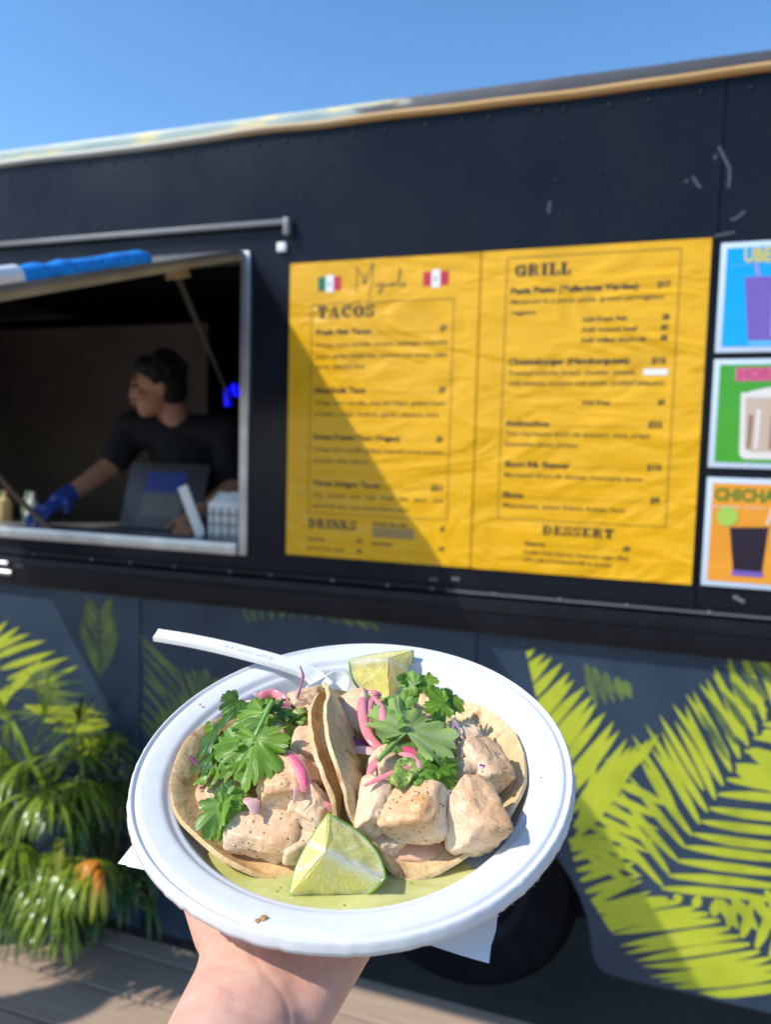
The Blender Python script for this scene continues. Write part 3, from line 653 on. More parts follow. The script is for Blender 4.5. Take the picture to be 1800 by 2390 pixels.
# ------------------------------------------------------------------ lettering
def text(s, p0, p1, size, m, parent, Y, bold=0.0, name='text_line', fitw=True):
    """flat lettering on a board; p0, p1: left and right ends of the baseline in wall x, z"""
    cu = bpy.data.curves.new(name, 'FONT'); cu.body = s; cu.size = size; cu.offset = bold; cu.resolution_u = 2
    o = bpy.data.objects.new(name, cu); col.objects.link(o); cu.materials.append(m)
    TEXTS.append((o, p0, p1, Y, parent, fitw)); return o
TEXTS = []
LET = {   # slab display capitals on a 0..1 high grid: ('r', x0, y0, x1, y1) bars, ('a', cx, cy, rx, ry, thick, a0, a1) arcs, ('q', 4 points)
    'T': (.80, [('r', .27, 0, .53, 1), ('r', 0, .86, .80, 1), ('r', 0, .68, .10, .86), ('r', .70, .68, .80, .86), ('r', .16, 0, .64, .07)]),
    'A': (.95, [('q', (.40, 1), (.58, 1), (.90, 0), (.60, 0)), ('q', (.40, 1), (.46, .9), (.16, 0), (.08, 0)), ('r', .2, .26, .66, .34), ('r', 0, 0, .28, .07), ('r', .52, 0, .98, .07)]),
    'C': (.85, [('a', .46, .5, .44, .5, .24, 40, 320), ('r', .70, .62, .80, 1)]),
    'O': (.90, [('a', .45, .5, .45, .5, .24, 0, 360)]),
    'S': (.72, [('a', .36, .73, .34, .27, .18, 20, 270), ('a', .36, .27, .34, .27, .20, -160, 90), ('r', .58, .68, .68, 1), ('r', .02, 0, .12, .32)]),
    'G': (.92, [('a', .46, .5, .44, .5, .24, 40, 330), ('r', .62, .02, .86, .42), ('r', .52, .40, .95, .48), ('r', .72, .62, .82, 1)]),
    'R': (.92, [('r', .10, 0, .36, 1), ('r', 0, .93, .5, 1), ('r', 0, 0, .46, .07), ('a', .44, .75, .34, .25, .18, -90, 90), ('q', (.42, .5), (.62, .5), (.92, 0), (.64, 0))]),
    'I': (.50, [('r', .12, 0, .38, 1), ('r', 0, .93, .50, 1), ('r', 0, 0, .50, .07)]),
    'L': (.76, [('r', .10, 0, .36, 1), ('r', 0, .93, .46, 1), ('r', 0, 0, .74, .08), ('r', .64, 0, .74, .36)]),
    'D': (.92, [('r', .10, 0, .36, 1), ('r', 0, .93, .45, 1), ('r', 0, 0, .45, .07), ('a', .40, .5, .48, .5, .22, -90, 90)]),
    'N': (.95, [('r', .10, 0, .20, 1), ('r', .74, 0, .84, 1), ('q', (.08, 1), (.34, 1), (.86, 0), (.62, 0)), ('r', 0, 0, .30, .07), ('r', .64, .93, .95, 1)]),
    'K': (.92, [('r', .10, 0, .36, 1), ('r', 0, .93, .46, 1), ('r', 0, 0, .46, .07), ('q', (.34, .44), (.42, .54), (.84, 1), (.72, 1)), ('q', (.42, .58), (.56, .62), (.94, 0), (.64, 0))]),
    'E': (.78, [('r', .10, 0, .36, 1), ('r', 0, .93, .72, 1), ('r', 0, 0, .76, .07), ('r', .64, .68, .72, 1), ('r', .66, 0, .76, .34), ('r', .3, .46, .56, .54)])}
def heading(s, x0, z0, x1, h, Y, m, parent):
    bm = bmesh.new(); tot = sum(LET[c][0] + .12 for c in s) - .12; sx = (x1 - x0) / tot; x_ = 0.0; lay = 0
    def P(a, b): return (x0 + (x_ + a) * sx, Y - .00002 * lay, z0 + b * h)
    for c in s:
        for g in LET[c][1]:
            lay += 1
            if g[0] == 'r': bm.faces.new([bm.verts.new(P(a, b)) for a, b in ((g[1] - .022, g[2] - .012), (g[3] + .022, g[2] - .012), (g[3] + .022, g[4] + .012), (g[1] - .022, g[4] + .012))])
            elif g[0] == 'q': bm.faces.new([bm.verts.new(P(a, b)) for a, b in (g[1], g[4], g[3], g[2])])
            else:
                _, cx, cy, rx, ry, th, a0, a1 = g; n_ = max(6, int(abs(a1 - a0) / 18)); prev = None
                for k in range(n_ + 1):
                    a = R(a0 + (a1 - a0) * k / n_); tk = th * (.55 + .65 * abs(math.cos(a)))
                    o_ = bm.verts.new(P(cx + rx * math.cos(a), cy + ry * math.sin(a))); i_ = bm.verts.new(P(cx + (rx - tk) * math.cos(a), cy + max(ry - tk * .9, ry * .3) * math.sin(a)))
                    if prev: bm.faces.new((prev[0], o_, i_, prev[1]))
                    prev = (o_, i_)
        x_ += LET[c][0] + .12
    return from_bm('heading', bm, m, parent)
def zz(n_):
    ox, oy, s = {3: (680, 600, 3.786), 4: (680, 960, 3.786), 5: (1160, 600, 3.471), 6: (1130, 940, 3.267), 7: (1620, 540, 2.572), 9: (1080, 540, 2.314)}[n_]
    return lambda x_, y_: W(ox + x_ / s, oy + y_ / s)
def tl(n_, s, xl, yl, xr, yr=None, size=.0105, bold=0.0, m=None, parent=None, Y=None, gap=False):
    g = zz(n_); a = g(xl, yl); b = g(xr, yl if yr is None else yr); z_ = (a.z + b.z) / 2; size *= 1.24; bold = bold * 1.7 + .00022
    if gap: s = s.replace(' ', '   ')
    return text(s, (a.x, z_), (b.x, z_), size, m or M['ink'], parent, Y, bold)
def rule(n_, xl, yl, xr, yr, th, parent, Y, m=None, dots=True):
    th *= 1.7
    g = zz(n_); a, b = g(xl, yl), g(xr, yr); bm = bmesh.new(); z_ = (a.z + b.z) / 2 + .001
    x_ = a.x; st = .0042 if dots else b.x - a.x
    while x_ < b.x - 1e-5:
        w_ = .0022 if dots else b.x - a.x
        bm.faces.new([bm.verts.new(q) for q in ((x_, Y, z_), (x_ + w_, Y, z_), (x_ + w_, Y, z_ + th), (x_, Y, z_ + th))]); x_ += st
    return from_bm('leader_line', bm, m or M['ink'], parent)
def frame_lines(x0, z0, x1, z1, th, parent, Y):
    bm = bmesh.new()
    for a, b in (((x0, z0), (x1, z0 + th)), ((x0, z1 - th), (x1, z1)), ((x0, z0 + th), (x0 + th, z1 - th)), ((x1 - th, z0 + th), (x1, z1 - th))):
        bm.faces.new([bm.verts.new(q) for q in ((a[0], Y, a[1]), (b[0], Y, a[1]), (b[0], Y, b[1]), (a[0], Y, b[1]))])
    return from_bm('border_line', bm, M['ink'], parent)
def board(name, x0, z0, x1, z1, yb, yf, m, parent, warp=.0015, seed=0):
    """laminated board, faintly bowed"""
    n1_, n2_ = 24, 34; vs, fs = [], []
    for j in range(n2_ + 1):
        for i in range(n1_ + 1):
            e = min(i, n1_ - i, j, n2_ - j); k = 0 if e == 0 else 1
            x_, z_ = lerp(x0, x1, i / n1_), lerp(z0, z1, j / n2_)
            vs.append((x_, yf, z_))
    for j in range(n2_):
        for i in range(n1_):
            a = j * (n1_ + 1) + i; fs.append((a, a + 1, a + n1_ + 2, a + n1_ + 1))
    o = mesh(name, vs, fs, m, parent, None, False); 
    md = o.modifiers.new('thick', 'SOLIDIFY'); md.thickness = abs(yb - yf); md.offset = -1
    return o
# left menu
YF = -.006
ms = empty('menu_board', (-.637, 0, 1.218), 'yellow menu board headed TACOS and DRINKS, crossed by the hatch shadow', 'menu')
ms = board('panel', -.891, 1.217, -.3865, 1.981, -.001, YF, M['yellow'], ms)
Y1 = YF - .0006
g = zz(3)
a, b = g(185, 415), g(1448, 375); b2 = zz(4)(160, 895); fx0, fx1, fz1, fz0 = a.x + .001, b.x, (a.z + b.z) / 2, b2.z
frame_lines(fx0, fz0, fx1, fz1, .0016, ms, Y1)
a, b = g(240, 540), g(742, 530); heading('TACOS', a.x, (a.z + b.z) / 2 - .001, b.x, .030, Y1, M['ink'], ms)
a, b = zz(4)(160, 1030), zz(4)(582, 1045); heading('DRINKS', a.x, (a.z + b.z) / 2, b.x, .0245, Y1, M['ink'], ms)
def flag(x0, z0, x1, z1, left, parent):
    w3 = (x1 - x0) / 3
    for k, mm in enumerate((left, M['paperwhite'], M['flagred'])):
        e = .004 if k == 1 else 0
        mesh('flag_stripe', [(x0 + w3 * k, Y1, z0 - e), (x0 + w3 * (k + 1), Y1, z0 - e), (x0 + w3 * (k + 1), Y1, z1 + e), (x0 + w3 * k, Y1, z1 + e)], [(0, 1, 2, 3)], mm, parent, smooth=False)
    cx, cz = (x0 + x1) / 2, (z0 + z1) / 2; bm = bmesh.new()
    bmesh.ops.create_circle(bm, cap_ends=True, segments=8, radius=.0035, matrix=Matrix.Translation((cx, Y1 - .0003, cz)) @ Matrix.Rotation(R(90), 4, 'X'))
    bmesh.ops.create_circle(bm, cap_ends=True, segments=5, radius=.003, matrix=Matrix.Translation((cx - .002, Y1 - .0004, cz - .003)) @ Matrix.Rotation(R(90), 4, 'X'))
    from_bm('flag_emblem', bm, M['emblem'], parent)
a, b = g(245, 305), g(450, 180); flag(a.x, a.z, b.x, b.z + .002, M['flaggreen'], ms)
a, b = g(1170, 262), g(1400, 125); flag(a.x, a.z, b.x, b.z, M['flagred'], ms)
# handwritten name: strokes
def script_strokes(strokes, parent, r=.0013):
    for st in strokes:
        pts = [g(*q) for q in st]; pts = [Vector((p.x, Y1, p.z)) for p in pts]
        tube('script_stroke', pts, r, M['ink'], parent, flat=.15, up=Vector((0, 1, 0)), seg=6)
script_strokes([[(590, 95), (588, 200), (580, 310)], [(590, 95), (625, 160), (655, 245), (660, 150)], [(660, 245), (700, 140), (730, 50), (722, 200), (702, 330), (690, 395)],
                [(752, 235), (755, 262), (775, 262)], [(815, 232), (785, 232), (775, 255), (800, 262), (818, 235), (812, 290), (790, 325), (778, 318), (815, 272), (850, 240)],
                [(850, 235), (848, 258), (868, 255), (878, 235), (880, 258), (900, 252)], [(900, 248), (922, 236), (905, 230), (898, 252), (925, 256), (950, 230)],
                [(950, 230), (978, 130), (968, 110), (960, 180), (962, 258), (985, 250)], [(990, 240), (1012, 222), (1005, 245), (1022, 252), (1000, 266), (985, 258)]], ms, .0011)
B = .00035
T_ = lambda n_, s, xl, yl, xr, **k: tl(n_, s, xl, yl, xr, parent=ms, Y=Y1, **k)
T_(3, 'Fresh Fish Tacos', 225, 685, 710, size=.0150, bold=B); rule(3, 720, 683, 1305, 665, .0007, ms, Y1); T_(3, '$7', 1320, 655, 1382, size=.0155, bold=B)
T_(3, 'Crispy corn tortilla, purple cabbage, chipotle', 222, 795, 1390, yr=772, size=.0105)
T_(3, 'mayo, grilled fresh fish, pickled red onion, salsa', 220, 893, 1385, yr=882, size=.0105)
T_(3, 'verde, cilantro, lime', 220, 985, 662, size=.0105)
T_(3, 'Alcachofa Taco', 212, 1200, 672, size=.0150, bold=B); rule(3, 685, 1200, 1300, 1205, .0007, ms, Y1); T_(3, '$7', 1312, 1197, 1374, size=.0155, bold=B)
T_(3, 'Crispy corn tortilla, chipotle mayo, grilled heart', 215, 1305, 1372, yr=1308, size=.0105)
T_(4, 'of palm, crispy shallots, garlic, cilantro, lime', 213, 42, 1310, yr=45, size=.0105)
T_(4, 'Sweet Potato Taco (Vegan)', 205, 248, 965, yr=260, size=.0145, bold=B); rule(4, 975, 262, 1280, 272, .0007, ms, Y1); T_(4, '$6', 1287, 268, 1344, size=.0155, bold=B)
T_(4, 'Crispy corn tortilla, grilled chipotle sweet potato,', 205, 352, 1352, yr=378, size=.0105)
T_(4, 'pumpkin salsa, cilantro', 203, 450, 690, yr=458, size=.0105)
T_(4, 'Three Amigos Tacos', 200, 655, 790, yr=675, size=.0150, bold=B); rule(4, 800, 682, 1235, 695, .0007, ms, Y1); T_(4, '$21', 1240, 700, 1340, size=.0155, bold=B)
T_(4, 'The perfect trio one fresh fish taco, one', 200, 755, 1348, yr=800, size=.0105, gap=True)
T_(4, 'alcachofa taco, one sweet potato taco', 198, 850, 1040, yr=882, size=.0105)
T_(4, 'Inca Kola', 155, 1138, 300, size=.009, bold=B * .5); rule(4, 305, 1142, 585, 1150, .0006, ms, Y1); T_(4, '$4', 590, 1158, 632, size=.011, bold=B)
T_(4, 'Mexican Coke / Sprite', 150, 1222, 478, yr=1232, size=.009); T_(4, '$4', 588, 1248, 630, size=.011, bold=B)
T_(4, 'Chicha Morada', 725, 1008, 1030, yr=1018, size=.0095, bold=B * .5); T_(4, '$6', 1318, 1052, 1362, size=.011, bold=B)
T_(4, 'Horchata', 715, 1178, 895, yr=1188, size=.0095, bold=B * .5); T_(4, '$6', 1312, 1228, 1356, size=.011, bold=B); rule(4, 720, 1245, 1180, 1262, .0006, ms, Y1)
a, b = zz(4)(720, 1110), zz(4)(1090, 1040); mesh('smudge', [(a.x, Y1, a.z), (b.x, Y1, a.z), (b.x, Y1, b.z), (a.x, Y1, b.z)], [(0, 1, 2, 3)], M['inkgrey'], ms, smooth=False)
# right menu
ms2 = empty('menu_board', (-.13, 0, 1.218), 'yellow menu board headed GRILL and DESSERT with a white tape patch', 'menu')
ms2 = board('panel', -.3835, 1.2165, .1245, 1.9815, -.001, YF, M['yellow'], ms2)
g9 = zz(9); a, b, c_ = g9(245, 150), g9(1185, 92), g9(190, 1550)
frame_lines((a.x + c_.x) / 2, c_.z, b.x, (a.z + b.z) / 2, .0016, ms2, Y1)
a, b = zz(5)(148, 162), zz(5)(600, 145); heading('GRILL', a.x, (a.z + b.z) / 2, b.x, .0275, Y1, M['ink'], ms2)
a, b = zz(6)(448, 1005), zz(6)(988, 1028); heading('DESSERT', a.x, (a.z + b.z) / 2, b.x, .0215, Y1, M['ink'], ms2)
T_ = lambda n_, s, xl, yl, xr, **k: tl(n_, s, xl, yl, xr, parent=ms2, Y=Y1, **k)
T_(5, 'Pasta Pesto (Tallarines Verdes)', 115, 303, 1150, yr=258, size=.0150, bold=B); rule(5, 1160, 262, 1290, 255, .0007, ms2, Y1); T_(5, '$17', 1303, 248, 1412, size=.0155, bold=B)
T_(5, 'Macaroni in a pesto pasta, grated parmigiano', 115, 388, 1350, yr=335, size=.0115); T_(5, 'reggiano', 115, 468, 318, size=.0115)
for s, y_, xl, xr, pr, xp in (('Add Fresh Fish', 525, 698, 1060, '$8', 1342), ('Add ground beef', 608, 692, 1145, '$5', 1330), ('Add grilled short rib', 693, 682, 1215, '$8', 1325)):
    T_(5, s, xl, y_, xr, yr=y_ - 8, size=.0115, bold=B * .4); rule(5, xr + 10, y_ - 6, xp - 10, y_ - 14, .0005, ms2, Y1); T_(5, pr, xp, y_ - 18, xp + 58, size=.0130, bold=B)
T_(5, 'Cheeseburger (Hamburguesa)', 98, 872, 1080, yr=862, size=.0150, bold=B); rule(5, 1090, 865, 1240, 862, .0007, ms2, Y1); T_(5, '$16', 1253, 862, 1370, size=.0155, bold=B)
T_(5, 'Toasted brioche bread, cheddar cheese,', 98, 958, 1130, yr=952, size=.0115)
a, b = zz(5)(1185, 958), zz(5)(1388, 908); mesh('tape_patch', [(a.x, Y1, a.z), (b.x, Y1, a.z), (b.x, Y1, b.z), (a.x, Y1, b.z)], [(0, 1, 2, 3)], M['paperwhite'], ms2, smooth=False)
T_(5, 'with lettuce, tomato, red onion, pickled jalapeno', 95, 1038, 1360, size=.0115)
T_(5, 'Add Fries', 690, 1198, 925, size=.0115, bold=B * .4); rule(5, 935, 1198, 1290, 1198, .0005, ms2, Y1); T_(5, '$5', 1303, 1196, 1362, size=.0130, bold=B)
T_(6, 'Anticuchos', 172, 178, 505, size=.0150, bold=B); rule(6, 515, 182, 1240, 188, .0007, ms2, Y1); T_(6, '$22', 1250, 188, 1362, size=.0155, bold=B)
T_(6, 'Two marinated short rib skewers, corn, crispy', 168, 250, 1270, yr=268, size=.0115); T_(6, 'huancaina sauce, potato', 160, 330, 712, yr=338, size=.0115)
T_(6, 'Short Rib Skewer', 158, 488, 662, yr=498, size=.0150, bold=B); rule(6, 675, 500, 1230, 512, .0007, ms2, Y1); T_(6, '$10', 1240, 515, 1352, size=.0155, bold=B)
T_(6, 'Marinated short rib skewer, huancaina sauce', 153, 565, 1200, yr=595, size=.0115)
T_(6, 'Elote', 145, 722, 302, size=.0150, bold=B); rule(6, 312, 728, 1255, 762, .0007, ms2, Y1); T_(6, '$9', 1265, 765, 1340, size=.0155, bold=B)
T_(6, 'Mayonnaise, queso fresco, butter, lime', 145, 795, 1070, yr=832, size=.0115)
T_(6, 'Churros', 310, 1088, 470, size=.011, bold=B * .7); rule(6, 480, 1092, 1055, 1122, .0006, ms2, Y1); T_(6, '$9', 1062, 1130, 1120, size=.0125, bold=B)
T_(6, 'Golden fried churros, cinnamon sugar, filled', 303, 1155, 1100, yr=1192, size=.0100); T_(6, 'with a side of condensed milk or caramel', 298, 1210, 970, yr=1242, size=.0100)
# drink posters
def poster(k, z0, z1, bgm, label):
    p = empty('drink_poster', (.31, 0, z0), label, 'poster', 'drink posters in a column')
    box('border', (.144, -.006, z0), (.475, -.001, z1), M['pborder'], p, .001)
    return mesh('picture', [(.156, -.0066, z0 + .012), (.463, -.0066, z0 + .012), (.463, -.0066, z1 - .012), (.156, -.0066, z1 - .012)], [(0, 1, 2, 3)], bgm, p, smooth=False)
    return p
def flatpoly(name, pts, m, parent, Y):
    return mesh(name, [(a, Y, b) for a, b in pts], [tuple(range(len(pts)))], m, parent, smooth=False)
pz = [(1.734, 1.969), (1.483, 1.720), (1.218, 1.461)]
g7 = zz(7)
def gg(x_, y_): p = g7(x_, y_); return (p.x, p.z)
P1 = poster(0, *pz[0], M['cyan'], 'bright blue poster of a purple drink, topmost of the drink posters')
M['py'] = new_mat('poster_yellow', (.62, .52, .08), .4); M['pp'] = new_mat('poster_purple', (.17, .10, .42), .35); M['pl'] = new_mat('poster_lilac', (.36, .27, .70), .35)
M['pk'] = new_mat('poster_pink', (.66, .12, .25), .4); M['pt'] = new_mat('poster_tan', (.55, .42, .32), .4); M['pb'] = new_mat('poster_brown', (.26, .15, .09), .4)
M['pc'] = new_mat('poster_cream', (.72, .68, .64), .4); M['pd'] = new_mat('poster_dark', (.015, .006, .02), .35); M['pg'] = new_mat('poster_leaf', (.08, .20, .01), .4); M['plg'] = new_mat('poster_lime', (.35, .55, .08), .4)
M['pblue'] = new_mat('poster_pale_blue', (.10, .45, .85), .4)
x0, z0 = gg(298, 190); x1 = x0 + .155
text('UBECHATA', (x0, z0), (x1, z0), .040, M['py'], P1, -.0074, .0016, name='heading')
text('sweet ube rice milk', gg(215, 222), (gg(215, 222)[0] + .19, gg(215, 222)[1]), .011, M['pblue'], P1, -.0074)
cx = .275
def cup(P, cx, zb, zt, wb, wt, m1, m2, Yb=-.0072):
    flatpoly('drink', [(cx - wb, zb), (cx + wb, zb), (cx + wt, zt), (cx - wt, zt)], m1, P, Yb)
    flatpoly('drink_highlight', [(cx - wb * .1, zb + .008), (cx + wb * .75, zb + .008), (cx + wt * .8, zt - .006), (cx - wt * .1, zt - .006)], m2, P, Yb - .0003)
lx = gg(305, 280)[0]
cup(P1, lx + .062, gg(330, 660)[1], gg(305, 280)[1], .048, .062, M['pp'], M['pl'])
flatpoly('cup_base', [(lx + .016, gg(330, 690)[1]), (lx + .108, gg(330, 690)[1]), (lx + .110, gg(330, 660)[1]), (lx + .014, gg(330, 660)[1])], M['pblue'], P1, -.0071)
flatpoly('straw', [(gg(378, 270)[0], gg(378, 275)[1]), (gg(400, 270)[0], gg(378, 275)[1]), (gg(380, 200)[0], gg(378, 195)[1]), (gg(362, 200)[0], gg(378, 195)[1])], M['pl'], P1, -.0078)
P2 = poster(1, *pz[1], M['green'], 'green poster of a striped tan drink, middle one of the drink posters')
a, b = gg(248, 900), gg(248, 820); flatpoly('heading_band', [(a[0], a[1]), (a[0] + .17, a[1]), (a[0] + .17, b[1]), (a[0], b[1])], M['pk'], P2, -.0072)
text('HORCHATA', (a[0] + .004, a[1] + .004), (a[0] + .166, a[1] + .004), .034, new_mat('poster_deep_pink', (.5, .06, .16), .4), P2, -.0076, .001, name='heading')
lx, zb_, zt_ = gg(262, 1200)[0], gg(262, 1365)[1], gg(262, 970)[1]
def rr_(x0_, x1_, z0_, z1_, r_): return [(x0_ + r_, z0_), (x1_ - r_, z0_), (x1_ - r_ * .3, z0_ + r_ * .3), (x1_, z0_ + r_), (x1_ + .004, z1_), (x0_ - .004, z1_), (x0_, z0_ + r_), (x0_ + r_ * .3, z0_ + r_ * .3)]
flatpoly('drink', rr_(lx + .006, lx + .128, zb_, zt_, .012), M['pc'], P2, -.0072)
flatpoly('drink_fill', rr_(lx + .016, lx + .118, zb_ + .016, zt_ - .012, .012), M['pt'], P2, -.0075)
for k in range(7): flatpoly('drink_stripe', [(lx + .020 + .0145 * k, zb_ + .022), (lx + .027 + .0145 * k, zb_ + .022), (lx + .029 + .0145 * k, zt_ - .050 + .012 * (k % 3)), (lx + .021 + .0145 * k, zt_ - .046 + .012 * (k % 3))], (M['pb'], M['pc'], M['pt'])[k % 3], P2, -.0078)
flatpoly('drink_foam', [(lx + .01, zt_ - .01), (lx + .12, zt_ - .012), (lx + .11, zt_ + .004), (lx + .06, zt_ + .012), (lx + .02, zt_ + .003)], M['pc'], P2, -.0080)
P3 = poster(2, *pz[2], M['orange'], 'orange poster of a dark drink with a lime slice, lowest of the drink posters')
a = gg(120, 1610); text('CHICHA MORADA', (a[0], a[1]), (a[0] + .27, a[1]), .038, M['pg'], P3, -.0074, .0014, name='heading')
text('purple corn, pineapple, clove', (a[0], a[1] - .016), (a[0] + .25, a[1] - .016), .009, M['pc'], P3, -.0074)
l_, r_ = gg(215, 1775), gg(448, 1775); b0_, b1_ = gg(235, 2020), gg(410, 2020)
flatpoly('drink', [(b0_[0], b0_[1] - .004), (b1_[0], b0_[1] - .004), (r_[0], r_[1]), (l_[0], l_[1])], M['pd'], P3, -.0072)
flatpoly('cup_base', [(b0_[0] - .002, b0_[1] - .016), (b1_[0] + .002, b0_[1] - .016), (b1_[0] + .002, b0_[1] - .004), (b0_[0] - .002, b0_[1] - .004)], M['pp'], P3, -.0075)
cx_, cz_ = gg(200, 1710); flatpoly('lime_slice', [(cx_ + .022 * math.cos(k * .4), cz_ + .022 * math.sin(k * .4)) for k in range(16)], M['plg'], P3, -.0079)
flatpoly('straw', [(gg(430, 1760)[0], gg(430, 1760)[1]), (gg(445, 1760)[0], gg(430, 1760)[1]), (gg(480, 1660)[0], gg(430, 1660)[1]), (gg(465, 1660)[0], gg(430, 1660)[1])], M['pc'], P3, -.0079)

bpy.context.view_layer.update()
dg = bpy.context.evaluated_depsgraph_get(); BAKED = []
for o, p0, p1, Y, parent, fit in TEXTS:
    w_ = max(o.dimensions.x, 1e-4); sx = (p1[0] - p0[0]) / w_
    BAKED.append((o, bpy.data.meshes.new_from_object(o.evaluated_get(dg)), Matrix.Translation((p0[0], Y, p0[1])) @ Matrix.Rotation(R(90), 4, 'X') @ Matrix.Diagonal((sx, 1, 1, 1)), parent, o.data.materials[0], o.name.split('.')[0]))
for o, me, mt, parent, m_, nm in BAKED:
    bpy.data.objects.remove(o); me.materials.clear(); me.name = nm
    link(nm, me, m_, parent, mt, False)

# ------------------------------------------------------------------ plants in front of the truck
def leafmat(name, c1, c2, rough=.35, trans=.25):
    m = new_mat(name, c1, rough, 0, .5); nt, N, K, p = NT(m)
    oi = rings(m); n_ = noise_n(m, coords(m), 9, 3)
    c = mix(m, n_, c1, c2); base(m, c)
    t = N.new('ShaderNodeBsdfTranslucent'); K.new(mix(m, .0, c2, c2), t.inputs[0]); s = N.new('ShaderNodeMixShader'); s.inputs[0].default_value = trans
    K.new(p.outputs[0], s.inputs[1]); K.new(t.outputs[0], s.inputs[2]); K.new(s.outputs[0], N['Material Output'].inputs[0]); return m
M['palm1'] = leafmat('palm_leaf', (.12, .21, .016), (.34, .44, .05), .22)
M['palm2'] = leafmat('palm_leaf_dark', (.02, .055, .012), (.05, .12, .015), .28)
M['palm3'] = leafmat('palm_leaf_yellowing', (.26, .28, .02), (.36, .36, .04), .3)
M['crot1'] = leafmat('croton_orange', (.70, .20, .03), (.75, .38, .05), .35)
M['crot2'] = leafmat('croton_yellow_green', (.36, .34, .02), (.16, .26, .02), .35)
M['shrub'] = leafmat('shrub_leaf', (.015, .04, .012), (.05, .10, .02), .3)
M['stem'] = varied('plant_stem', (.10, .12, .03), .6)
M['pot'] = varied('black_planter', (.014, .014, .015), .5, .3, 9)
def strap_leaf(vs, fs, b, d, ln, w, droop, side=None, fold=.25):
    d = Vector(d).normalized(); s = d.cross(Vector((0, 0, 1)))
    if s.length < .05: s = Vector((1, 0, 0))
    s.normalize(); i0 = len(vs); K_ = 7; p = Vector(b); v = d.copy()
    for k in range(K_ + 1):
        t = k / K_; ww = w * (math.sin(math.pi * min(1, (t * .97 + .03) ** .75)) ** .9) + .0004
        up = s.cross(v).normalized()
        vs += [p + s * ww, p - up * ww * fold, p - s * ww]
        v = (v + Vector((0, 0, -droop / K_ * (1 + t)))).normalized(); p = p + v * ln / K_
    for k in range(K_):
        a = i0 + k * 3; fs += [(a, a + 1, a + 4, a + 3), (a + 1, a + 2, a + 5, a + 4)]
def fan_part(parent, c, d, n_, ln, w, droop, m, root, spread=105):
    vs, fs = [], []; d = Vector(d).normalized(); s = d.cross(Vector((0, 0, 1))).normalized() if abs(d.z) < .95 else Vector((1, 0, 0))
    for k in range(n_):
        a = R(lerp(-spread, spread, k / (n_ - 1)) + rnd.uniform(-7, 7)); dd = d * math.cos(a) + s * math.sin(a) + Vector((0, 0, .25 * math.cos(a)))
        strap_leaf(vs, fs, c, dd, ln * rnd.uniform(.8, 1.1) * (1 - .25 * abs(a) / 2), w * rnd.uniform(.8, 1.15), droop * rnd.uniform(.7, 1.3))
    tube_data([root, (Vector(root) + Vector(c)) / 2 + Vector((0, 0, .05)), c], .0035, seg=5, n=4, vs=vs, fs=fs)
    return mesh('frond', vs, fs, m, parent)
def PD(x, y, Y): return W(x * 1.0804, y * 1.0804, Y)      # point of the displayed picture at depth Y
palm = empty('palm_plant', (-1.78, -.20, 0), 'glossy fan palm with drooping green leaves on the deck before the truck', 'palm plant')
lathe('planter', [(0, .002), (.08, .003), (.095, .10), (.10, .11), (.09, .11), (.086, .09), (0, .09)], (-1.80, -.11, 0), M['pot'], palm, 'Z', 24)
root = Vector((-1.80, -.12, .09))
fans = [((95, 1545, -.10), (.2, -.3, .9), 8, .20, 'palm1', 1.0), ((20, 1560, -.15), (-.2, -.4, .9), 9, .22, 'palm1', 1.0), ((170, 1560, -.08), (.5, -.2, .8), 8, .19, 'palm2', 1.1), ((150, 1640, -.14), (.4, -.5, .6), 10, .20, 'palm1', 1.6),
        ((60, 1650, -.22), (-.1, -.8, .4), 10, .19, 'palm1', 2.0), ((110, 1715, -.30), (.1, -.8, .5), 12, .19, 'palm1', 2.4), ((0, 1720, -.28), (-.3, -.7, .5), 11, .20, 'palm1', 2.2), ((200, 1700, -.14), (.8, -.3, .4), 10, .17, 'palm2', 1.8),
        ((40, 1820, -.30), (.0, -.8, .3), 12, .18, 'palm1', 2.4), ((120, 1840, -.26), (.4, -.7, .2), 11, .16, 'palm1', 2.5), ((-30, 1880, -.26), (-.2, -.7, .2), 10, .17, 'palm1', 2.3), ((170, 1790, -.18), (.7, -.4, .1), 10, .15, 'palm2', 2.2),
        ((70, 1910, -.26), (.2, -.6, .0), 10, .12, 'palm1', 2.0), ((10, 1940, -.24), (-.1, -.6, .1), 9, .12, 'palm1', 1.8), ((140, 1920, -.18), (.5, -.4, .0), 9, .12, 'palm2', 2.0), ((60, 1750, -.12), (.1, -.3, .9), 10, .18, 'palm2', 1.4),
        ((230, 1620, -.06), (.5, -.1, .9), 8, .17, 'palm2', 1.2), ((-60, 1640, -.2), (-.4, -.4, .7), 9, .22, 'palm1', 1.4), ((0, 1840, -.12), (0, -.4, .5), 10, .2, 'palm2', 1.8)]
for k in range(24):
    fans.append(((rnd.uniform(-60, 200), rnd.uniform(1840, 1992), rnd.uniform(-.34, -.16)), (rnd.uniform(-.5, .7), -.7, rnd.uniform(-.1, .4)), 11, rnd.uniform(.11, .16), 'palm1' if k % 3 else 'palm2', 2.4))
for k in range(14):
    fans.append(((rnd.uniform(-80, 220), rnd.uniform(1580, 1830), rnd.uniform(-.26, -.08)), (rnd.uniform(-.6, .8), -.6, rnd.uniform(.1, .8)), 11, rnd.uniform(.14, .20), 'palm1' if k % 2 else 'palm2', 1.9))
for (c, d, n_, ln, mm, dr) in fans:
    fan_part(palm, PD(*c), d, n_ + 6, ln * 1.12, .0052, dr * .72, M[mm], root + Vector((rnd.uniform(-.04, .04), rnd.uniform(-.04, .04), 0)))
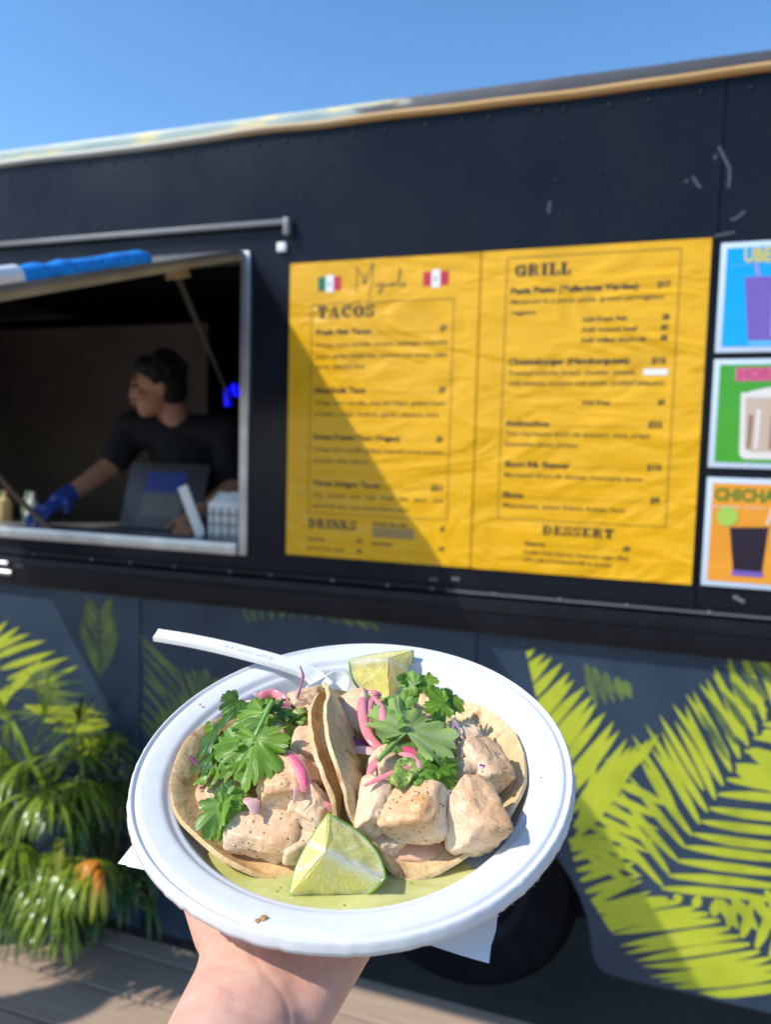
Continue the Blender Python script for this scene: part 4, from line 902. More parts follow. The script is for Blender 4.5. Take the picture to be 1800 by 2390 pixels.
for (c, d, ln) in (((150, 1850, -.3), (.3, -.5, .3), .13), ((125, 1810, -.3), (.5, -.6, .3), .14)):
    vs, fs = [], []; strap_leaf(vs, fs, PD(*c), d, ln, .011, 2.4); mesh('frond', vs, fs, M['palm3'], palm)
crot = empty('croton_plant', (-1.47, -.20, 0), 'small croton with orange and yellow-green drooping leaves right of the fan palm', 'croton')
lathe('planter', [(0, .002), (.04, .003), (.05, .06), (.054, .065), (.046, .065), (.044, .05), (0, .05)], (-1.54, -.07, 0), M['pot'], crot, 'Z', 20)
cc = PD(215, 1868, -.36)
tube('stem', [(-1.54, -.07, .04), (-1.51, -.18, .18), cc], .004, M['stem'], crot)
for k, (dx, dz, ln, mm, dr) in enumerate(((-.9, .2, .12, 'crot1', 1.6), (.3, .6, .12, 'crot1', 2.2), (-.9, .5, .10, 'crot1', 1.8), (-.5, .8, .10, 'crot1', 1.8), (.1, .9, .09, 'crot1', 1.6), (.6, .7, .10, 'crot1', 1.9), (.9, .3, .11, 'crot1', 1.9), (-.2, .5, .09, 'crot1', 2.4), (.3, .3, .08, 'crot1', 2.2),
                                     (.1, -.3, .15, 'crot2', 1.5), (.5, -.1, .16, 'crot2', 2.3), (-.4, -.2, .12, 'crot2', 2.0), (.9, .1, .15, 'palm2', 1.8), (.7, -.4, .15, 'crot2', 1.8), (-.8, .1, .10, 'palm3', 1.8))):
    vs, fs = [], []; strap_leaf(vs, fs, cc + Vector((0, 0, rnd.uniform(-.02, .01))), (dx, -.4 - .1 * (k % 3), dz), ln * .80, .0085, dr); mesh('leaf', vs, fs, M[mm], crot)
shr = empty('leafy_shrub', (-1.47, -.08, 0), 'dark small-leaved shrub against the truck skirt behind the croton', 'shrub')
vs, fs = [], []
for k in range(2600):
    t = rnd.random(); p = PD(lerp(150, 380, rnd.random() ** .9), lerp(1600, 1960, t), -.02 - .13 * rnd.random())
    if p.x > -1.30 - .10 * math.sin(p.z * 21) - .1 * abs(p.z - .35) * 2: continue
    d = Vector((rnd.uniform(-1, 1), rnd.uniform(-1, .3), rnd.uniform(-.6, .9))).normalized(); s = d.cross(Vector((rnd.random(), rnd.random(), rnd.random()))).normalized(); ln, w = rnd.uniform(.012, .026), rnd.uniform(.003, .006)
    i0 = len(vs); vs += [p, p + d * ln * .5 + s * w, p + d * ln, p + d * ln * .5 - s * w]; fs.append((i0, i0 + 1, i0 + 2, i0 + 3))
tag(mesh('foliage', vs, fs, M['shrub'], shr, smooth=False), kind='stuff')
for k in range(9):
    a = (-1.50 + .03 * rnd.uniform(-1, 1), -.08, .004); b = PD(rnd.uniform(190, 340), rnd.uniform(1650, 1800), -.08)
    tube('stem', [a, (Vector(a) + b) / 2 + Vector((.02, 0, 0)), b], .003, M['stem'], shr, n=3, seg=5)
for k in range(26):
    vs, fs = [], []; b = PD(rnd.uniform(110, 330), rnd.uniform(1850, 1965), rnd.uniform(-.22, -.10)); strap_leaf(vs, fs, b, (rnd.uniform(.2, .9), -.4, rnd.uniform(-.2, .5)), rnd.uniform(.10, .15), .006, 2.0); mesh('leaf', vs, fs, M['palm2'], shr)

# ------------------------------------------------------------------ plate, napkin, hand
def mesh_l(name, vs, fs, m, parent=None, c=None, smooth=True, autos=None):
    """a mesh given in the plate's frame, placed with its origin at c"""
    c = Vector(c) if c is not None else sum((Vector(v) for v in vs), Vector()) / len(vs)
    return mesh(name, [Vector(v) - c for v in vs], fs, m, parent, PM @ Matrix.Translation(c), smooth, autos)
RP = .1157
M['pulp'] = new_mat('white_moulded_pulp', (.80, .80, .80), .62, 0, .3, 0, .06, (.8, .8, .8), .002); m = M['pulp']; v = coords(m)
n1 = noise_n(m, v, 900, 4, .6); n2 = noise_n(m, v, 120, 4)
base(m, ramp(m, n2, [(.3, (.655, .65, .645)), (.7, (.70, .695, .69))])); b1 = bump(m, n2, .12, .0012); bump(m, n1, .28, .0003, b1)
def prof_h(r):
    P = PROF; 
    for (a, ha), (b, hb) in zip(P, P[1:]):
        if r <= b: t = (r - a) / (b - a); t = t * t * (3 - 2 * t) if b - a > .03 else t; return ha + (hb - ha) * t
    return P[-1][1]
PROF = [(0, -.0190), (.70, -.0190), (.735, -.0183), (.760, -.0160), (.785, -.0105), (.800, -.0068), (.812, -.0052), (.830, -.0046), (.842, -.0030), (.855, -.0016), (.90, -.0006), (.940, .0), (.950, -.0002), (.958, -.0014), (.966, -.0014), (.974, .0002), (.982, .0004), (.990, -.0010), (.996, -.0034), (1.0, -.0052)]
radii = [0, .15, .3, .45, .6, .68, .71, .735, .75, .765, .78, .79, .80, .806, .812, .82, .83, .836, .842, .848, .855, .87, .89, .91, .93, .942, .95, .955, .960, .966, .971, .976, .982, .988, .992, .996, 1.0]
vs, fs = [], []; NA = 288
def warp(a): return .0012 * math.sin(2 * a + .6) + .0007 * math.sin(3 * a + 2)
for r_ in radii[1:]:
    for k in range(NA):
        a = 2 * math.pi * k / NA; h = prof_h(r_) + warp(a) * max(0, r_ - .6) * 2.2; rr = r_ * RP
        if r_ > .985: rr += .0005 * noise.noise(Vector((math.cos(a) * 22, math.sin(a) * 22, 3))) + .0003 * noise.noise(Vector((math.cos(a) * 70, math.sin(a) * 70, 1))); h += .0005 * noise.noise(Vector((math.cos(a) * 35, math.sin(a) * 35, 9)))
        vs.append((rr * math.cos(a), rr * math.sin(a), h))
vs.append((0, 0, PROF[0][1])); nR = len(radii) - 1
for i in range(nR - 1):
    for k in range(NA): fs.append((i * NA + k, (i + 1) * NA + k, (i + 1) * NA + (k + 1) % NA, i * NA + (k + 1) % NA))
for k in range(NA): fs.append((len(vs) - 1, k, (k + 1) % NA))
plate = mesh_l('paper_plate', vs, fs, M['pulp'], None, (0, 0, 0)); md = plate.modifiers.new('thick', 'SOLIDIFY'); md.thickness = .0016; md.offset = -1
tag(plate, 'round white moulded-pulp plate with a ridged rim held in the hand', 'plate')
# frayed fibres on the pressed edge (right and near side)
vs, fs = [], []
for k in range(150):
    a = R(rnd.choice([rnd.uniform(-60, 30), rnd.uniform(-20, 20)])); p = Vector((math.cos(a) * RP * .999, math.sin(a) * RP * .999, -.005 + warp(a) * .9))
    d = Vector((math.cos(a), math.sin(a), rnd.uniform(-.8, .5))) * rnd.uniform(.0002, .0008); s = Vector((rnd.uniform(-1, 1), rnd.uniform(-1, 1), rnd.uniform(-1, 1))) * .0007
    tube_data([p - d * .3, p + d * .6 + s, p + d + s * 1.6]  , .00006, seg=3, n=2, vs=vs, fs=fs)
fz = mesh('fibres', vs, fs, M['pulp'], plate, PM); tag(fz, kind='stuff')
# napkins under the plate
M['paper'] = new_mat('napkin_paper', (.80, .80, .80), .85, 0, .2, 0, .1, (1, 1, 1), .002); m = M['paper']; v = coords(m)
bump(m, voro(m, v, 700), .35, .0003)
nap = empty('paper_napkin', PM @ Vector((-.02, -.02, -.03)), 'folded white paper napkins sticking out under the plate on both sides', 'napkin')
Rc = Vector((.0592, -.1027)); Lc = Vector((-.1095, -.047)); ax_ = (Lc - Rc); pr = Vector((-ax_.y, ax_.x)).normalized() * -1
if pr.y < 0: pr = -pr
for q, (dr, hh, ln_) in enumerate(((0, -.0238, 1.0), (.0013, -.0246, .99), (.004, -.0254, .985), (.0015, -.0262, 1.005))):
    vs, fs = [], []; NX, NY = 30, 16
    for j in range(NY + 1):
        for i in range(NX + 1):
            p = Rc + ax_ * ln_ * (i / NX) + pr * .125 * (j / NY) + Vector((-.0020, .0016)) * q + Vector((dr, 0)) * (1 - i / NX)
            rr = p.length; h = hh - max(0, rr - .088) * .12 - .0015 * q * (i / NX) * 0
            h += .0008 * noise.noise(Vector((p.x * 40, p.y * 40, q)))
            if i == 0 and j % 2 == 0: p = p + Vector((.0007, 0))
            vs.append((p.x, p.y, h))
    for j in range(NY):
        for i in range(NX): a = j * (NX + 1) + i; fs.append((a, a + 1, a + NX + 2, a + NX + 1))
    mesh('napkin_layer', vs, fs, M['paper'], nap, PM)

# hand and forearm
m = new_mat('fair_skin', (.74, .44, .33), .42, 0, .4, 0, .35, (1, .28, .14), .006); v = coords(m)
n1 = noise_n(m, v, 26, 6, .65); n2 = noise_n(m, v, 420, 4, .7); n3 = noise_n(m, v, 55, 4, .6)
c = ramp(m, n1, [(.3, (.56, .25, .18)), (.55, (.70, .39, .285)), (.75, (.77, .48, .36))])
c = mix(m, ramp(m, n3, [(.45, 0.0), (.8, .38)]), c, (.62, .22, .17)); base(m, mix(m, ramp(m, noise_n(m, coords(m, (1, .25, 1)), 60, 2, .5, .8), [(.60, 0.0), (.68, .16)]), c, (.36, .30, .33)))
vv = voro(m, coords(m, (1, 1.6, 1)), 620); b1 = bump(m, n2, .25, .0003); b2 = bump(m, vv, .22, .0003, b1)
M['skin'] = m
pers = empty('person', PM @ Vector((-.04, -.30, -.02)), 'bare left forearm and hand of the person holding the plate from below', 'person')
A0 = Vector((-.066, -.300, -.018)); WR = Vector((-.0455, -.138, -.033)); HL = Vector((-.036, -.086, -.046))
prims = [('c', A0 + Vector((-.008, -.12, .0)), A0, .044, .0365, .86), ('c', A0, Vector((-.0535, -.178, -.028)), .0375, .0285, .82), ('c', (-.0535, -.178, -.028), WR, .0285, .0268, .76), ('c', WR, HL, .0268, .030, .72),
         ('c', (-.0465, -.126, -.036), (-.0470, -.076, -.045), .0190, .0208, .88), ('c', (-.022, -.110, -.040), (-.004, -.062, -.044), .018, .022, .80),
         ('c', (-.036, -.085, -.045), (-.022, -.035, -.041), .034, .040, .46), ('c', (-.040, -.035, -.040), (.005, -.035, -.040), .024, .024, .66)]
for b, t, l1 in (((-.048, -.018, -.036), (-.072, .046, -.030), .0), ((-.026, -.010, -.036), (-.034, .066, -.030), .0), ((-.003, -.013, -.036), (.010, .058, -.030), .0), ((.018, -.024, -.037), (.046, .030, -.031), .0)):
    b, t = Vector(b), Vector(t); j1 = b.lerp(t, .45) + Vector((0, 0, -.006)); j2 = b.lerp(t, .74) + Vector((0, 0, -.0045))
    prims += [('c', b, j1, .0098, .0090), ('c', j1, j2, .0090, .0083), ('c', j2, t, .0083, .0070)]
prims += [('c', (-.0585, -.070, -.044), (-.079, -.038, -.038), .0150, .012), ('c', (-.079, -.038, -.038), (-.093, -.004, -.032), .0115, .0088)]
# crease lines across the wrist and along the heel, cut a fraction of a millimetre deep
CR = [([z1(90, 1900, -.012)] if False else None)]
def z7(x, y, h=-.025): return F(250 + x / 1.666, 1960 + y / 1.666, h)
creases = [[(325, 470), (400, 478), (500, 505), (560, 500)], [(330, 500), (420, 492), (520, 488)], [(370, 375), (430, 385), (500, 360)], [(560, 420), (600, 500), (660, 570), (700, 640), (710, 720)], [(480, 655), (580, 690), (680, 700), (760, 690)],
           [(620, 380), (680, 430), (760, 480), (800, 560)], [(440, 560), (520, 600), (600, 610)], [(700, 590), (760, 600), (830, 590)]]
cw = [.5, .45, .35, .8, .5, .4, .3, .4]
CP = []
for cr, w_ in zip(creases, cw):
    pts = [PM @ z7(*q) for q in cr]; cs = []
    for p in smoothpath(pts, 10): d = (p - CAM).normalized(); cs.append(d)
    CP.append((np.array([list(q) for q in cs]), w_))
PMi = np.array(PM.inverted()); PMa = np.array(PM); camn = np.array(list(CAM))
def wrinkle(co, no):
    w = co @ PMa[:3, :3].T + PMa[:3, 3]; d = w - camn; ln = np.linalg.norm(d, axis=1, keepdims=True); dn_ = d / ln
    facing = (co[:, 2] > -.05) & (co[:, 1] < -.05); out = co.copy(); 
    for cs, wt in CP:
        dist = np.full(len(co), 9.); 
        for s_ in range(0, len(cs)): dist = np.minimum(dist, np.linalg.norm(dn_ - cs[s_], axis=1))
        dist = dist * ln[:, 0]; g_ = np.exp(-(dist / .0012) ** 2) * .00055 * wt * facing
        out -= no * g_[:, None]
    return out
blob('body', prims, .0014, M['skin'], pers, PM, 40, wrinkle)
M['nail'] = new_mat('nail', (.80, .52, .45), .25, 0, .5)
for t, d in (((-.072, .046, -.030), (-.024, .064, 0)), ((-.034, .066, -.030), (-.008, .076, 0)), ((.010, .058, -.030), (.013, .071, 0)), ((.046, .030, -.031), (.028, .054, 0))):
    bm = bmesh.new(); uvs(bm, (0, 0, 0), (.0055, .0072, .0016), seg=12); a = math.atan2(d[0], d[1])
    from_bm('fingernail', bm, M['nail'], pers, PM @ Matrix.Translation(Vector(t) + Vector((0, 0, -.0068))) @ Matrix.Rotation(-a, 4, 'Z'), True)

# ------------------------------------------------------------------ food
# sauce pooled at the low side of the plate: its surface is level with the world
m = new_mat('green_salsa', (.38, .42, .06), .08, 0, .5, .4, .35, (.8, 1, .3), .004); v = coords(m)
n1 = noise_n(m, v, 60, 4); sp = voro(m, v, 230)
c = ramp(m, n1, [(.3, (.46, .46, .12)), (.7, (.62, .60, .26))])
base(m, mix(m, mul(m, ramp(m, sp, [(.0, 1.0), (.12, 1.0), (.17, 0.0)]), ramp(m, noise_n(m, v, 95, 2), [(.48, 0.0), (.56, 1.0)])), c, (.13, .20, .03))); bump(m, noise_n(m, v, 170, 3), .35, .0012)
nt, N_, K_, p_ = NT(m); lp = ramp(m, noise_n(m, coords(m), 75, 2), [(.62, 0.0), (.66, 1.0)])
M['salsa'] = m
upl = Vector((Vector((0, 0, 1)).dot(PU), Vector((0, 0, 1)).dot(PV), Vector((0, 0, 1)).dot(PN)))      # world up in the plate's frame
p0 = Vector((.0, -.083, -.0110))
def lev(x, y): return p0.z - (upl.x * (x - p0.x) * .35 + upl.y * (y - p0.y) * .74) / upl.z
vs, fs = [], []; NAg, NRg = 90, 26
for k in range(NAg + 1):
    a = R(lerp(188, 350, k / NAg)); lo, hi = .3, .86
    for _ in range(24):
        mid = (lo + hi) / 2
        if lev(mid * RP * math.cos(a), mid * RP * math.sin(a)) > prof_h(mid) or mid < .5: lo = mid
        else: hi = mid
    for j in range(NRg + 1):
        r_ = lerp(.25, lo, j / NRg) * RP; x_, y_ = r_ * math.cos(a), r_ * math.sin(a); h_ = lev(x_, y_)
        h_ = max(h_, -.0187 + .0003 * noise.noise(Vector((x_ * 200, y_ * 200, 0)))) if j < NRg else h_
        vs.append((x_, y_, h_ + .0003 * noise.noise(Vector((x_ * 120, y_ * 120, 2)))))
for k in range(NAg):
    for j in range(NRg): a = k * (NRg + 1) + j; fs.append((a, a + 1, a + NRg + 2, a + NRg + 1))
o = mesh_l('salsa_pool', vs, fs, M['salsa']); tag(o, 'pool of thin green salsa along the near edge of the plate well', 'salsa')

# tortillas
def tort_mat(name, c1, c2, char):
    m = new_mat(name, c1, .42, 0, .4, 0, .12, (1, .6, .3), .004); v = coords(m)
    a = noise_n(m, v, 38, 5, .6); b = noise_n(m, v, 160, 5, .7); s = noise_n(m, v, 75, 3, .6); sp = voro(m, v, 420)
    c = ramp(m, a, [(.3, c1), (.6, c2)]); c = mix(m, ramp(m, b, [(.42, 0.0), (.7, .65)]), c, tuple(x * .62 for x in c1))
    c = mix(m, ramp(m, s, [(.57, 0.0), (.66, .5), (.72, .95)]), c, char)
    base(m, mix(m, ramp(m, sp, [(.0, .8), (.10, .8), (.13, 0.0)]), c, (.16, .08, .03)))
    roughn(m, ramp(m, b, [(.4, .28), (.65, .6)])); b1 = bump(m, a, .9, .003); bump(m, b, .8, .0009, b1); return m
M['tort1'] = tort_mat('corn_tortilla_golden', (.68, .42, .17), (.80, .55, .27), (.34, .13, .035))
M['tort2'] = tort_mat('corn_tortilla_toasted', (.66, .46, .22), (.80, .60, .32), (.40, .15, .04))
M['tort_e'] = tort_mat('tortilla_edge', (.60, .36, .13), (.72, .48, .22), (.40, .18, .05))
def tab(tt, T):
    T = sorted(T)
    if tt <= T[0][0]: return T[0][1]
    for (a, x), (b, y) in zip(T, T[1:]):
        if tt <= b: k = (tt - a) / (b - a); k = k * k * (3 - 2 * k); return x + (y - x) * k
    return T[-1][1]
def tortilla(name, cu, cv, rad, sgn, rot, turns, rbend, h0, m, lift, fold_at=0.0, seed=0, inner=.85):
    """disc folded about a line: outer half flat, a bend of radius rbend, inner half standing at an angle that varies along the fold"""
    vs, fs = [], []; NS, NTh = 44, 150; cr, sr = math.cos(rot), math.sin(rot)
    def mp(s, t):      # s>0 flat half, t along the fold
        q = -(s - fold_at)
        if q <= 0: x_, h_ = s, h0 + lift * (max(0, s) / rad) ** 2.2 * (1 + .5 * noise.noise(Vector((s * 25, t * 25, seed))))
        else:
            q *= inner; t *= 1 - (1 - inner) * min(1, q / .02); tl_ = R(tab(t / (rad * inner), turns))
            arc = rbend * tl_
            if q < arc: a = q / rbend; x_, h_ = fold_at - rbend * math.sin(a), h0 + rbend * (1 - math.cos(a))
            else: a = tl_; d = q - arc; x_, h_ = fold_at - rbend * math.sin(a) - d * math.cos(a) , h0 + rbend * (1 - math.cos(a)) + d * math.sin(a)
        n_ = noise.noise(Vector((s * 45, t * 45, seed + 5))); n2_ = noise.noise(Vector((s * 110, t * 110, seed)))
        h_ += .0014 * n_ + .0005 * n2_ + .0012 * noise.noise(Vector((s * 24, t * 24, seed + 30))); x_ += .0008 * noise.noise(Vector((s * 40, t * 40, seed + 11)))
        x_ *= sgn; X_, Y_ = cu + x_ * cr - t * sr, cv + x_ * sr + t * cr; rr_ = math.hypot(X_, Y_) / RP
        k_ = min(1, max(0, (rr_ - .64) / .19)); k_ = k_ * k_ * (3 - 2 * k_); h_ = max(h_, -.0168 + .0148 * k_ + .0012 * n_) + .0022 * max(0, -Y_ / .06 - .25)
        return Vector((X_, Y_, h_))
    for i in range(NS + 1):
        rr = rad * (i / NS) ** .8
        for k in range(NTh):
            a = 2 * math.pi * k / NTh; ee = 1 + (.018 * noise.noise(Vector((math.cos(a) * 2.5, math.sin(a) * 2.5, seed))) + .006 * noise.noise(Vector((math.cos(a) * 14, math.sin(a) * 14, seed)))) * (i / NS) ** 3
            vs.append(mp(rr * ee * math.cos(a), rr * ee * math.sin(a)))
    for i in range(NS):
        for k in range(NTh): a, b = i * NTh + k, i * NTh + (k + 1) % NTh; fs.append((a, b, b + NTh, a + NTh))
    o = mesh_l(name, vs, fs, m); md = o.modifiers.new('thick', 'SOLIDIFY'); md.thickness = .0021; md.offset = 0
    bv = o.modifiers.new('round', 'BEVEL'); bv.width = .0006; bv.segments = 2; bv.angle_limit = R(60)
    return o
TR = [(.9, 36), (.75, 38), (.6, 46), (.45, 52), (.3, 57), (.15, 61), (0, 63), (-.15, 61), (-.3, 60), (-.45, 59), (-.6, 59), (-.75, 58), (-.9, 50)]
TL = [(.9, 112), (.75, 128), (.6, 136), (.45, 130), (.3, 122), (.15, 121), (0, 121), (-.15, 119), (-.3, 116), (-.45, 112), (-.6, 106), (-.75, 92), (-.9, 80)]
oR = tortilla('tortilla', .0180, .0005, .0735, 1, R(3), TR, .013, -.0168, M['tort2'], .004, fold_at=.006, seed=3, inner=.84)
tag(oR, 'pale toasted corn tortilla lying open on the right side of the plate', 'tortilla')
oL = tortilla('tortilla', -.0262, -.0020, .0690, -1, R(-2), TL, .013, -.0168, M['tort1'], .006, fold_at=-.009, seed=8, inner=.94)
tag(oL, 'golden corn tortilla lying open on the left side of the plate', 'tortilla')

# grilled chicken chunks
def chick_mat(name, sear, seed):
    m = new_mat(name, (.70, .52, .40), .38, 0, .45, 0, .10, (1, .6, .4), .003); v = coords(m)
    a = noise_n(m, v, 90, 5, .6); g = noise_n(m, v, 420, 4, .7); st = noise_n(m, coords(m, (1, 1, 3)), 170, 4, .6, .8)
    c = ramp(m, a, [(.3, (.72, .48, .30)), (.5, (.87, .69, .49)), (.7, (.93, .84, .68))])
    z = axis(m, v, 2); f = mul(m, mul(m, z, 60.0), mul(m, noise_n(m, v, 42, 4, .65), 2.3), 'ADD')
    s_ = ramp(m, f, [(.98 if sear < .5 else .72, 0.0), (1.0, sear)]) if False else None
    nt, N, K, p = NT(m); mr = N.new('ShaderNodeMapRange'); K.new(f, mr.inputs[0]); mr.inputs[1].default_value = 1.1; mr.inputs[2].default_value = 2.1; mr.inputs[4].default_value = sear
    c = mix(m, mr.outputs[0], c, (.62, .27, .06))
    mr2 = N.new('ShaderNodeMapRange'); K.new(mul(m, f, st, 'MULTIPLY'), mr2.inputs[0]); mr2.inputs[1].default_value = 1.1; mr2.inputs[2].default_value = 1.35; mr2.inputs[4].default_value = sear * .7
    c = mix(m, mr2.outputs[0], c, (.22, .075, .02))
    pep = voro(m, coords(m), 310); sel = noise_n(m, v, 60, 3)
    f2 = mul(m, ramp(m, pep, [(.0, 1.0), (.15, 1.0), (.21, 0.0)]), ramp(m, sel, [(.50 - .10 * (sear > .9), 0.0), (.56 - .10 * (sear > .9), 1.0)]))
    base(m, mix(m, mul(m, f2, .85), c, (.05, .03, .02)))
    roughn(m, ramp(m, g, [(.4, .25), (.6, .5)])); b1 = bump(m, st, .8, .0012); bump(m, g, .6, .0005, b1); return m
M['chk'] = chick_mat('chicken_pale', .7, 1); M['chks'] = chick_mat('chicken_seared', .95, 2)
def chunk(c, dims, rot, label, m, seed, jit=.30, amp=.0010, rnd_n=7.0, grp='grilled chicken chunks'):
    r2 = random.Random(seed); N = 20; vs, fs = [], []; idx = {}
    dims = tuple(x * 1.0 for x in dims); corners = {(i, j, k): Vector((i + r2.uniform(-jit, jit), j + r2.uniform(-jit, jit), k + r2.uniform(-jit, jit))) for i in (-1, 1) for j in (-1, 1) for k in (-1, 1)}
    planes = []
    for _ in range(9):
        n_v = Vector((r2.uniform(-1, 1), r2.uniform(-1, 1), r2.uniform(-.9, 1))).normalized(); ext = sum(abs(n_v[i_]) * dims[i_] / 2 for i_ in range(3)); planes.append((n_v, ext * r2.uniform(.64, .84)))
    def pt(a, b, g_):
        n_ = (abs(a) ** rnd_n + abs(b) ** rnd_n + abs(g_) ** rnd_n) ** (1 / rnd_n); m_ = max(abs(a), abs(b), abs(g_)); s = m_ / n_; a, b, g_ = a * s, b * s, g_ * s
        p = Vector()
        for (i, j, k), cv_ in corners.items(): p += cv_ * ((1 + i * a) / 2 * (1 + j * b) / 2 * (1 + k * g_) / 2)
        p = Vector((p.x * dims[0] / 2, p.y * dims[1] / 2, p.z * dims[2] / 2)); 
        for n_v, d_v in planes:
            e_ = p.dot(n_v) - d_v
            if e_ > 0: p = p - n_v * (e_ * .93)
        d = p.normalized()
        q = p * 90 + Vector((seed, 0, 0)); q2 = p * 260 + Vector((0, seed, 0)); q3 = Vector((p.x * 500, p.y * 120, p.z * 500 + seed))
        ridge = abs(noise.noise(q)); return p + d * (amp * 1.3 * noise.noise(q) - amp * .9 * max(0, .12 - ridge) * 6 + amp * .6 * noise.noise(q2) + amp * .30 * noise.noise(q3) + amp * .2 * noise.noise(q2 * 2.2))
    def vid(i, j, k):
        key = (i, j, k)
        if key not in idx:
            idx[key] = len(vs); tn = lambda w: math.tan((w / N * 2 - 1) * math.pi / 4)
            vs.append(pt(tn(i), tn(j), tn(k)))
        return idx[key]
    for a in range(N):
        for b in range(N):
            for s in (0, N):
                q = [(s, a, b), (s, a + 1, b), (s, a + 1, b + 1), (s, a, b + 1)]
                if s == 0: q = q[::-1]
                fs.append(tuple(vid(*p) for p in q)); fs.append(tuple(vid(p[1], p[2], p[0]) for p in q)); fs.append(tuple(vid(p[2], p[0], p[1]) for p in q))
    e = Euler([R(x) for x in rot])
    o = mesh('chicken_chunk', vs, fs, m, None, PM @ Matrix.Translation(c) @ e.to_matrix().to_4x4())
    return tag(o, label, 'chicken', grp)
k_ = M['chk']; ks = M['chks']
ck = [
 # right taco
 (z2(605, 1150, .006), (.033, .028, .024), (24, -14, -20), 'largest peppered golden-seared chicken chunk in the front of the right taco', ks, 11),
 (z2(940, 1175, .002), (.024, .028, .028), (18, 12, 12), 'smooth pale upright chicken chunk at the right front of the right taco', k_, 12),
 (z2(1005, 850, .001), (.020, .027, .022), (10, 25, 30), 'chicken chunk with a brown charred spot at the right edge of the right taco', ks, 13),
 (z2(325, 1105, .006), (.017, .030, .018), (25, -10, -18), 'narrow sunlit chicken strip leaning on the standing tortilla of the right taco', k_, 14),
 (z2(420, 860, .010), (.022, .018, .020), (5, 20, 25), 'pale chicken chunk under the pink onion strand in the middle of the right taco', k_, 15),
 (z2(910, 700, .000), (.017, .017, .016), (0, 10, 10), 'greyish shaded chicken chunk behind the charred one in the right taco', k_, 16),
 (z2(865, 930, -.001), (.016, .018, .018), (0, 10, 40), 'shaded chicken chunk wedged in the centre of the right taco', k_, 17),
 (z2(190, 540, .010), (.018, .030, .020), (15, -15, 8), 'pale chicken chunk at the far end of the right taco beside the onion ring', k_, 18),
 (z2(620, 880, .000), (.030, .028, .020), (5, 0, 15), 'chicken chunk buried below the cilantro in the right taco', k_, 19),
 (z2(560, 620, -.004), (.028, .026, .020), (0, 5, 30), 'chicken chunk buried below the pale cilantro leaf in the right taco', k_, 20),
 (z2(390, 1330, -.010), (.022, .016, .010), (0, 0, 15), 'low shaded chicken scrap under the largest chunk of the right taco', k_, 32),
 # left taco
 (z1(1040, 1050, .009), (.024, .026, .020), (20, -10, -15), 'white and gold chicken chunk topped by the pink onion sliver in the left taco', ks, 46),
 (z1(925, 1350, -.005), (.035, .021, .017), (12, 6, -8), 'widest chicken chunk at the near end of the left taco', ks, 44),
 (z1(1190, 1215, .001), (.021, .019, .017), (12, 15, -40), 'sunlit wedge-shaped chicken chunk left of the standing tortilla edge', k_, 47),
 (z1(1190, 1000, .004), (.015, .022, .018), (0, 20, 10), 'small shaded chicken chunk behind the wedge-shaped one in the left taco', k_, 24),
 (z1(1200, 850, .010), (.018, .022, .018), (10, 10, 0), 'rounded pink-beige chicken chunk against the standing tortilla of the left taco', k_, 25),
 (z1(1165, 580, .006), (.022, .022, .020), (0, 10, 15), 'pink-beige chicken chunk at the far end of the left taco', k_, 26),
 (z1(1190, 700, .006), (.017, .020, .018), (0, 0, 30), 'small chicken chunk second from the far end of the left taco', k_, 27),
 (z1(1130, 1400, -.009), (.018, .020, .014), (0, 0, 20), 'dim chicken chunk in shade beside the front lime wedge', k_, 28),
 (z1(660, 1120, -.011), (.020, .020, .010), (0, 10, 10), 'peach chicken chunk below the large cilantro leaf of the left taco', k_, 29),
 (z1(930, 850, -.006), (.026, .030, .018), (0, 0, 10), 'chicken chunk buried in the middle of the left taco', k_, 30),
 (z1(880, 620, -.008), (.026, .022, .014), (0, 0, 10), 'chicken chunk buried at the far left of the left taco', k_, 31)]
for c, dims, rot, lab, mm, sd in ck: chunk(c, dims, rot, lab, mm, sd)
# peach coloured mayonnaise smeared under the filling
m = new_mat('chipotle_mayo', (.80, .42, .24), .3, 0, .5, 0, .3, (1, .5, .3), .004); v = coords(m); bump(m, noise_n(m, v, 300, 4), .4, .0008)
base(m, ramp(m, noise_n(m, v, 70, 4), [(.3, (.74, .38, .22)), (.7, (.84, .52, .34))])); M['mayo'] = m
def smear(pts, rads, label, m=None, amp=.0012, flat=.35, seed=0, cat='sauce', name='mayo_smear', seg=16, grp=None, n=10):
    vs, fs = tube_data(pts, rads, seg=seg, flat=flat, n=n)
    vs = [v_ + Vector((noise.noise(v_ * 130 + Vector((seed, 0, 0))), noise.noise(v_ * 130 + Vector((0, seed, 0))), noise.noise(v_ * 170 + Vector((0, 0, seed))))) * amp for v_ in vs]
    o = mesh_l(name, vs, fs, m or M['mayo']); return tag(o, label, cat, grp)
smear([z2(330, 1290, -.012), z2(420, 1350, -.013), z2(560, 1370, -.0135), z2(700, 1385, -.0140), z2(790, 1400, -.014)], [.004, .009, .0095, .008, .003], 'peach mayonnaise smear below the largest chunk of the right taco', seed=2)
smear([z2(200, 820, -.002), z2(250, 930, -.006), z2(270, 1060, -.009)], [.006, .009, .006], 'peach mayonnaise on the inner wall of the right tortilla', seed=4, flat=.3)
smear([z1(520, 880, -.0125), z1(590, 1010, -.0125), z1(560, 1150, -.0125), z1(600, 1220, -.0130)], [.004, .009, .009, .003], 'peach mayonnaise smear on the left tortilla beside the cilantro', seed=6)
smear([z1(1290, 1120, .004), z1(1330, 1200, .0)], [.005, .003], 'peach mayonnaise dab by the standing tortilla edge', seed=7)
